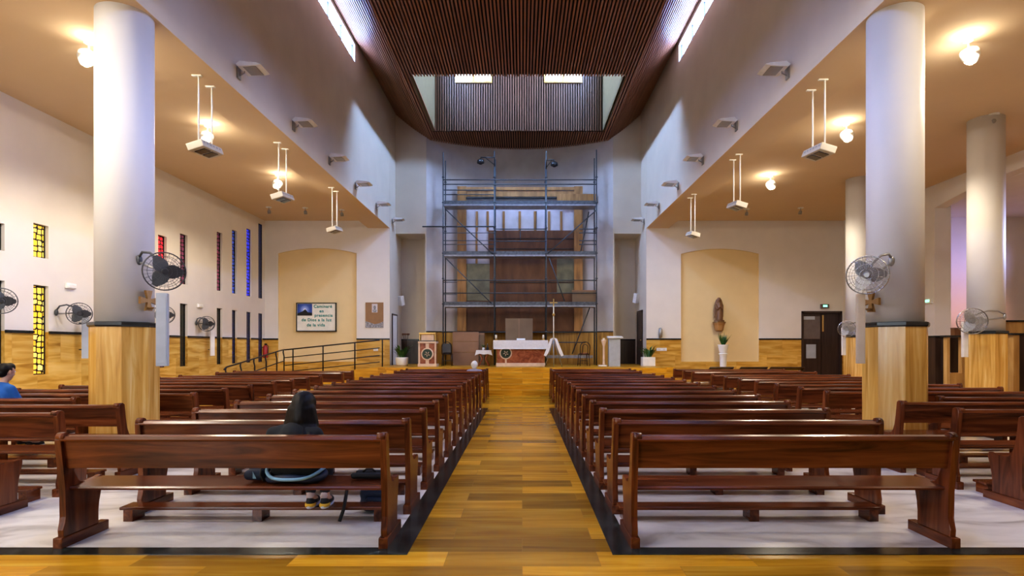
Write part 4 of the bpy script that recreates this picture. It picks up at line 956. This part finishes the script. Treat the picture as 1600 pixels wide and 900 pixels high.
blob('veil', [((0,.02,.88),.075,(0,.03,.84),.08),((-.05,.03,.84),.06,(-.13,.03,.62),.05),((.05,.03,.84),.06,(.13,.03,.62),.05),((-.13,.03,.62),.05,(-.13,.04,.2),.05),((.13,.03,.62),.05,(.13,.04,.2),.05)], M_statue, t, .011, smooth=3)
t2 = thing('statue_console', 'carved wooden wall console under the statue', 'shelf', (p.x, 22.42, t.location.z-.38)); MB().lathe([(.1,0),(.17,.05),(.21,.26),(.24,.3),(.24,.38)], n=8, smooth=False, sy=.7, rot=PI/8).build('bracket', M_ret, t2); MB().lathe([(.25,.33),(.26,.36),(.25,.38)], n=8, smooth=False, sy=.7, rot=PI/8).build('moulding', M_bronze, t2)
p = at(1130,0,22.1); pz = at(0,552,22.1).z
t = thing('plant_pedestal', 'slim white pedestal under the potted plant by the statue', 'stand', (p.x, 22.1, 0)); MB().lathe([(.16,0),(.16,.06),(.1,.1),(.11,.3),(.13,pz-.1),(.16,pz-.03),(.16,pz)], n=20).build('shaft', M_white, t); MB().lathe([(.17,pz-.04),(.17,pz-.01)], n=20).build('rim', M_white, t)
t = thing('potted_plant', 'spiky green plant in a white pot below the statue', 'plant', (p.x, 22.1, pz)); MB().lathe([(.13,0),(.14,.03),(.2,.3),(.21,.33),(.17,.33),(.17,.3)], n=24).build('pot', M_white, t); MB().lathe([(.01,.31),(.17,.31)], n=16, cap=False).build('soil', M_soil, t)
lf = MB()
for k in range(26):
    a = random.uniform(0,2*PI); tilt = random.uniform(.1,.75); l = random.uniform(.38,.56); d = Vector((math.cos(a)*math.sin(tilt),math.sin(a)*math.sin(tilt)*.6,math.cos(tilt))); b0 = Vector((.05*math.cos(a),.05*math.sin(a),.31)); sd = Vector((-math.sin(a),math.cos(a),0))*.026
    lf.poly([b0-sd*.6,b0+d*l*.4-sd,b0+d*l,b0+d*l*.4+sd,b0+sd*.6])
lf.build('leaves', M_leaf, t, fix=False)
# door at the far right
Dr = bpy.data.objects.new('door_1', None); COL.objects.link(Dr); Dr.location = (DX0, YB, 0); tag(Dr, 'dark double door at the end of the right aisle', None, None, 'structure')
w_ = DX1-DX0
MB().box(0,.07,-.04,.12,0,DZ).box(w_-.07,w_,-.04,.12,0,DZ).box(0,w_,-.04,.12,DZ-.08,DZ).build('frame', M_darkdoor, Dr)
lf_ = MB().box(.07,.8,.06,.1,0,DZ-.08).build('leaf', M_darkdoor, Dr)
MB().box(.1,.76,.045,.062,ZD,DZ-.2,bev=.004).build('glass', M_glassdoor, lf_); MB().box(.1,.55,.035,.05,DZ-.33,DZ-.2).build('closer', M_speak_g, lf_); MB().box(.22,.6,.05,.062,1.15,1.7).build('notice', M_speak_g, lf_)
l2 = MB().box(.82,w_-.07,.06,.1,0,DZ-.08).build('leaf', M_darkdoor, Dr); MB().box(.84,.9,.03,.062,2.2,2.85,bev=.01).build('handle', M_gold, l2)
struct('wall_porch', MB().box(DX0-.2, DX1+.2, YB+.12, YB+.3, 0, DZ+.2), M_darkdoor, 'dark porch behind the door')
# chancel side door (right), in the nave side wall
Dr = bpy.data.objects.new('door_2', None); COL.objects.link(Dr); Dr.location = (XNR, 23.3, ZP); tag(Dr, 'dark narrow door at the right of the chancel', None, None, 'structure')
MB().box(-.03,.0,0,.9,0,2.15).build('leaf', M_darkdoor, Dr); MB().box(-.05,.0,-.06,0,0,2.2).box(-.05,0,.9,.96,0,2.2).box(-.05,0,-.06,.96,2.15,2.22).build('frame', M_dark, Dr); MB().sphere((-.06,.1,1.0),.03).build('handle', M_gold, Dr)
Dr = bpy.data.objects.new('door_3', None); COL.objects.link(Dr); Dr.location = (XNL, 23.0, ZP); tag(Dr, 'pale narrow door at the left of the chancel', None, None, 'structure')
MB().box(0,.03,0,.8,0,2.0).build('leaf', M_white, Dr); MB().box(0,.04,-.05,0,0,2.05).box(0,.04,.8,.85,0,2.05).box(0,.04,-.05,.85,2.0,2.06).build('frame', M_dark, Dr)
# small wall items
for x, u, v, d, rz, lb in ((XNL+.12,624,470,24.2,-.5,'left'),(XNR-.12,997,466,24.0,.5,'right')):
    t = thing('wall_speaker', 'small white speaker on the %s chancel wall' % lb, 'speaker', (x, d, at(0,v,d).z), rz, 'small chancel speakers'); MB().box(-.09,.09,-.1,.1,-.2,.2,bev=.02).xf(Matrix.Rotation(.25,4,'X')).build('cabinet', M_white, t); MB().tube([(0,0,0),((-.1 if x<0 else .1),.08,0)], .02).build('bracket', M_blackmetal, t)
p = at(1032,520,YB-.05); t = thing('wall_intercom', 'small grey metal wall fixture on the dado right of the chancel', 'fixture', p); MB().lathe([(.03,-.2),(.07,-.17),(.08,0),(.07,.15),(.02,.2)], n=14).build('body', M_greyfan, t); MB().box(-.05,.05,0,.05,-.18,.18).build('back_plate', M_blackmetal, t)  # grey intercom mounted on the dado
p = at(1034,546,YB-.03); t = thing('wall_socket', 'white double socket panel on the right dado', 'socket', p); MB().box(-.2,.2,0,.03,-.06,.06,bev=.008).build('plate', M_white, t); MB().box(-.14,-.05,-.006,.002,-.03,.03).box(.05,.14,-.006,.002,-.03,.03).build('outlets', M_speak_w, t)
p = at(587,546.5,YB-.03); t = thing('wall_socket', 'small white socket on the left dado behind the railing', 'socket', p); MB().box(-.09,.09,0,.03,-.05,.05,bev=.008).build('plate', M_white, t); MB().box(-.05,.05,-.006,.002,-.02,.02).build('outlets', M_speak_w, t)
# fire extinguisher
t = thing('fire_extinguisher', 'red fire extinguisher hung in the corner by the ramp', 'extinguisher', (XL+.2, 22.2, at(0,559,22.2).z)); MB().lathe([(.085,0),(.09,.03),(.09,.4),(.06,.47),(.025,.49)], n=18).build('tank', M_red, t); MB().box(-.03,.06,-.02,.02,.49,.55).build('valve', M_blackmetal, t); MB().tube([(.05,0,.52),(.11,0,.45),(.1,0,.2),(.1,0,.1)], .012).build('hose', M_blackmetal, t); MB().tube([(-.2,0,.4),(0,0,.4)], .015).build('bracket', M_blackmetal, t)

# ------------------------------------------------------------------ ramp railing
T = thing('ramp_railing', 'black steel railing following the access ramp', 'railing', (-8.8,17.3,0))
def LR(p): return Vector(p) - Vector((-8.8,17.3,0))
xr = -8.8
def rz1(y): return .5*max(0,min(1,(y-17.2)/4.0))
ys = [at_ for at_ in (17.15,18.05,18.95,19.8,20.65,21.3)]
top = [(xr,17.0,.93)] + [(xr,y,rz1(y)+1.0) for y in ys]
MB().tube([LR(p) for p in top], .024).build('handrail', M_blackmetal, T)
MB().tube([LR((x,y,z-.42)) for x,y,z in top], .02).build('lower_rail', M_blackmetal, T)
for y in ys[:-1]+[21.28]:
    z = rz1(y); MB().tube([LR((xr,y,z)),LR((xr,y,z+.75)),LR((xr-.02,y-.03,z+.9)),LR((xr-.02,y,z+1.0))], .024).build('post', M_blackmetal, T)
def rx(x): return .5 + (ZP-.5)*max(0,min(1,(x+8.75)/3.6))
y2 = 21.22
tp = [(-8.75,y2),(-7.8,y2),(-6.8,y2),(-5.25,y2)]
for dz, r, nm in ((.99,.024,'handrail'),(.7,.018,'middle_rail'),(.42,.018,'middle_rail'),(.18,.016,'lower_rail')):
    MB().tube([LR((x,y,rx(x)+dz)) for x,y in tp], r).build(nm, M_blackmetal, T)
for u in (457.8,504.7,554.4,597.5):
    x = at(u,0,y2).x; z = rx(x); MB().tube([LR((x,y2,z-.02)),LR((x,y2,z+.85)),LR((x,y2,z+.99))], .024).build('post', M_blackmetal, T)
# dark bundle on the ramp foot
t = thing('rolled_hose', 'dark coiled bundle lying at the bend of the ramp', 'coil', (at(414,0,20.6).x-.1, 20.6, rz1(20.6)+.03))
for k in range(3): MB().tube([((.16+.02*k)*math.cos(2*PI*i/18),(.16+.02*k)*math.sin(2*PI*i/18),.05+.05*k) for i in range(18)], .03, n=6, closed=True).build('coil', M_bk, t)

# ------------------------------------------------------------------ confessional on the right
t = thing('confessional', 'open wooden confessional with black caps right of the outer column', 'confessional', (11.3,14.0,0))
def cb(nm, u0, u1, z0, z1, m, y=14.0, th=.12, bev=.006):
    a, b = at(u0,0,y).x-11.3, at(u1,0,y).x-11.3
    return MB().box(a,b,y-14,y-14+th,z0,z1,bev=bev).build(nm, m, t)
def zz(v, y=14.0): return at(0,v,y).z
cb('post', 1479.5, 1484.5, 0, zz(527), M_conf); cb('lower_panel', 1484.5, 1504, 0, zz(583), M_conf); cb('back_panel', 1484.5, 1504, zz(583), zz(527), M_dark, 14.3, .05); cb('post', 1503, 1513, 0, zz(527), M_conf)
cb('cap', 1478, 1515, zz(527), zz(524), M_black, 13.97, .2)
cb('back_panel', 1560, 1602, zz(586), zz(526), M_dark, 14.25, .05); cb('lower_panel', 1560, 1584, 0, zz(587), M_conf); cb('upper_panel', 1562, 1625, zz(528), zz(502), M_conf, 14.3, .12); cb('cap', 1560, 1626, zz(502), zz(499.5), M_black, 14.27, .2)
cb('post', 1583.5, 1593, 0, zz(523), M_conf, 13.6, .4); cb('cap', 1580.5, 1602, zz(523.5,13.6), zz(520.5,13.6), M_black, 13.57, .46); cb('side_panel', 1593, 1602, 0, zz(523), M_dark, 13.62, .3)
cb('bench', 1484.5, 1602, 0, .1, M_dark, 14.1, .2)
t = thing('wooden_cabinet', 'tall dark cabinet between the thick right column and confessional', 'cabinet', (at(1470,0,15.6).x,15.6,0))
MB().box(-.15,.17,0,.5,0,at(0,527,15.6).z,bev=.01).build('body', M_dark, t); MB().box(-.17,.19,-.02,.52,at(0,527,15.6).z,at(0,525,15.6).z+.01,bev=.006).build('top', M_black, t); MB().box(.0,.15,-.015,0,.1,.85).build('door', M_darkdoor, t); MB().box(.0,.15,-.015,0,.95,1.8).build('door', M_darkdoor, t)
t = thing('wooden_box', 'small brown box standing on the confessional cap', 'box', (at(1495,0,14.05).x,14.07,zz(524)+.001)); MB().box(-.08,.08,-.05,.08,0,.17,bev=.006).build('body', M_retb, t); MB().box(-.085,.085,-.055,.085,.17,.185).build('lid', M_dark, t)
# things seen in the gap right of the thick right column: a low table with white board
t = thing('side_table', 'low dark table glimpsed right of the thick right column', 'table', (at(1447,0,16.5).x,16.5,0)); MB().box(-.22,.22,-.2,.2,.66,.7).build('tabletop', M_blackmetal, t)
for sx_ in (-1,1):
    for sy_ in (-1,1): MB().tube([(sx_*.19,sy_*.17,0),(sx_*.19,sy_*.17,.66)], .015).build('leg', M_blackmetal, t)
t = thing('loudspeaker', 'small black loudspeaker on the low dark table', 'speaker', (at(1444,0,16.5).x,16.5,.701)); MB().box(-.1,.1,-.1,.1,0,.36,bev=.015).build('cabinet', M_blackmetal, t); MB().lathe([(.07,0),(.06,.02),(.01,.0)], n=16).xf(Matrix.Translation((0,-.1,.14)) @ Matrix.Rotation(PI/2,4,'X')).build('cone', M_fan, t)

# ------------------------------------------------------------------ lights
def area(name, loc, rot, sx_, sy_, e, col, spread=PI):
    l = bpy.data.lights.new(name,'AREA'); l.shape='RECTANGLE'; l.size=sx_; l.size_y=sy_; l.energy=e; l.color=col; l.spread=spread
    o = bpy.data.objects.new(name,l); COL.objects.link(o); o.location=loc; o.rotation_euler=rot; return o
def aim(loc, tgt): return (Vector(tgt)-Vector(loc)).to_track_quat('-Z','Y').to_euler()
for nm, z, e, col in (('chapel_blue_light', 4.7, 20, (.5,.45,1)), ('chapel_pink_light', 2.9, 14, (1,.5,.42))):
    L0 = (17.8,17.6,z); area(nm, L0, aim(L0, (14.6,20,z-.2)), .5, .4, e, col, 1.2)
L0 = (18.3,14.0,4.0); area('chapel_window_light', L0, aim(L0, (10.1,12.6,3.9)), .6, .5, 22, (.4,.5,1), .35)
area('chapel_fill_light', (18.3,13.5,3), (0,PI/2,0), 2, 3, 45, (1,.8,.75))
w = bpy.data.worlds.new('world'); S.world = w; w.use_nodes = True
w.node_tree.nodes['Background'].inputs[0].default_value = (.6,.65,.75,1); w.node_tree.nodes['Background'].inputs[1].default_value = .02

# ------------------------------------------------------------------ camera
cam = bpy.data.cameras.new('camera'); co = bpy.data.objects.new('camera', cam); COL.objects.link(co)
co.location = (0,0,1.6); co.rotation_euler = (PI/2,0,0); cam.sensor_width = 36; cam.lens = 36*900/1600
cam.shift_x = -.01; cam.shift_y = .0575; cam.clip_end = 200; cam.clip_start = .05
S.camera = co
S.view_settings.view_transform = 'Standard'
S.view_settings.look = 'Medium High Contrast'
S.view_settings.exposure = 0
S.cycles.use_denoising = True
S.cycles.max_bounces = 8; S.cycles.diffuse_bounces = 5
S.cycles.sample_clamp_indirect = 8
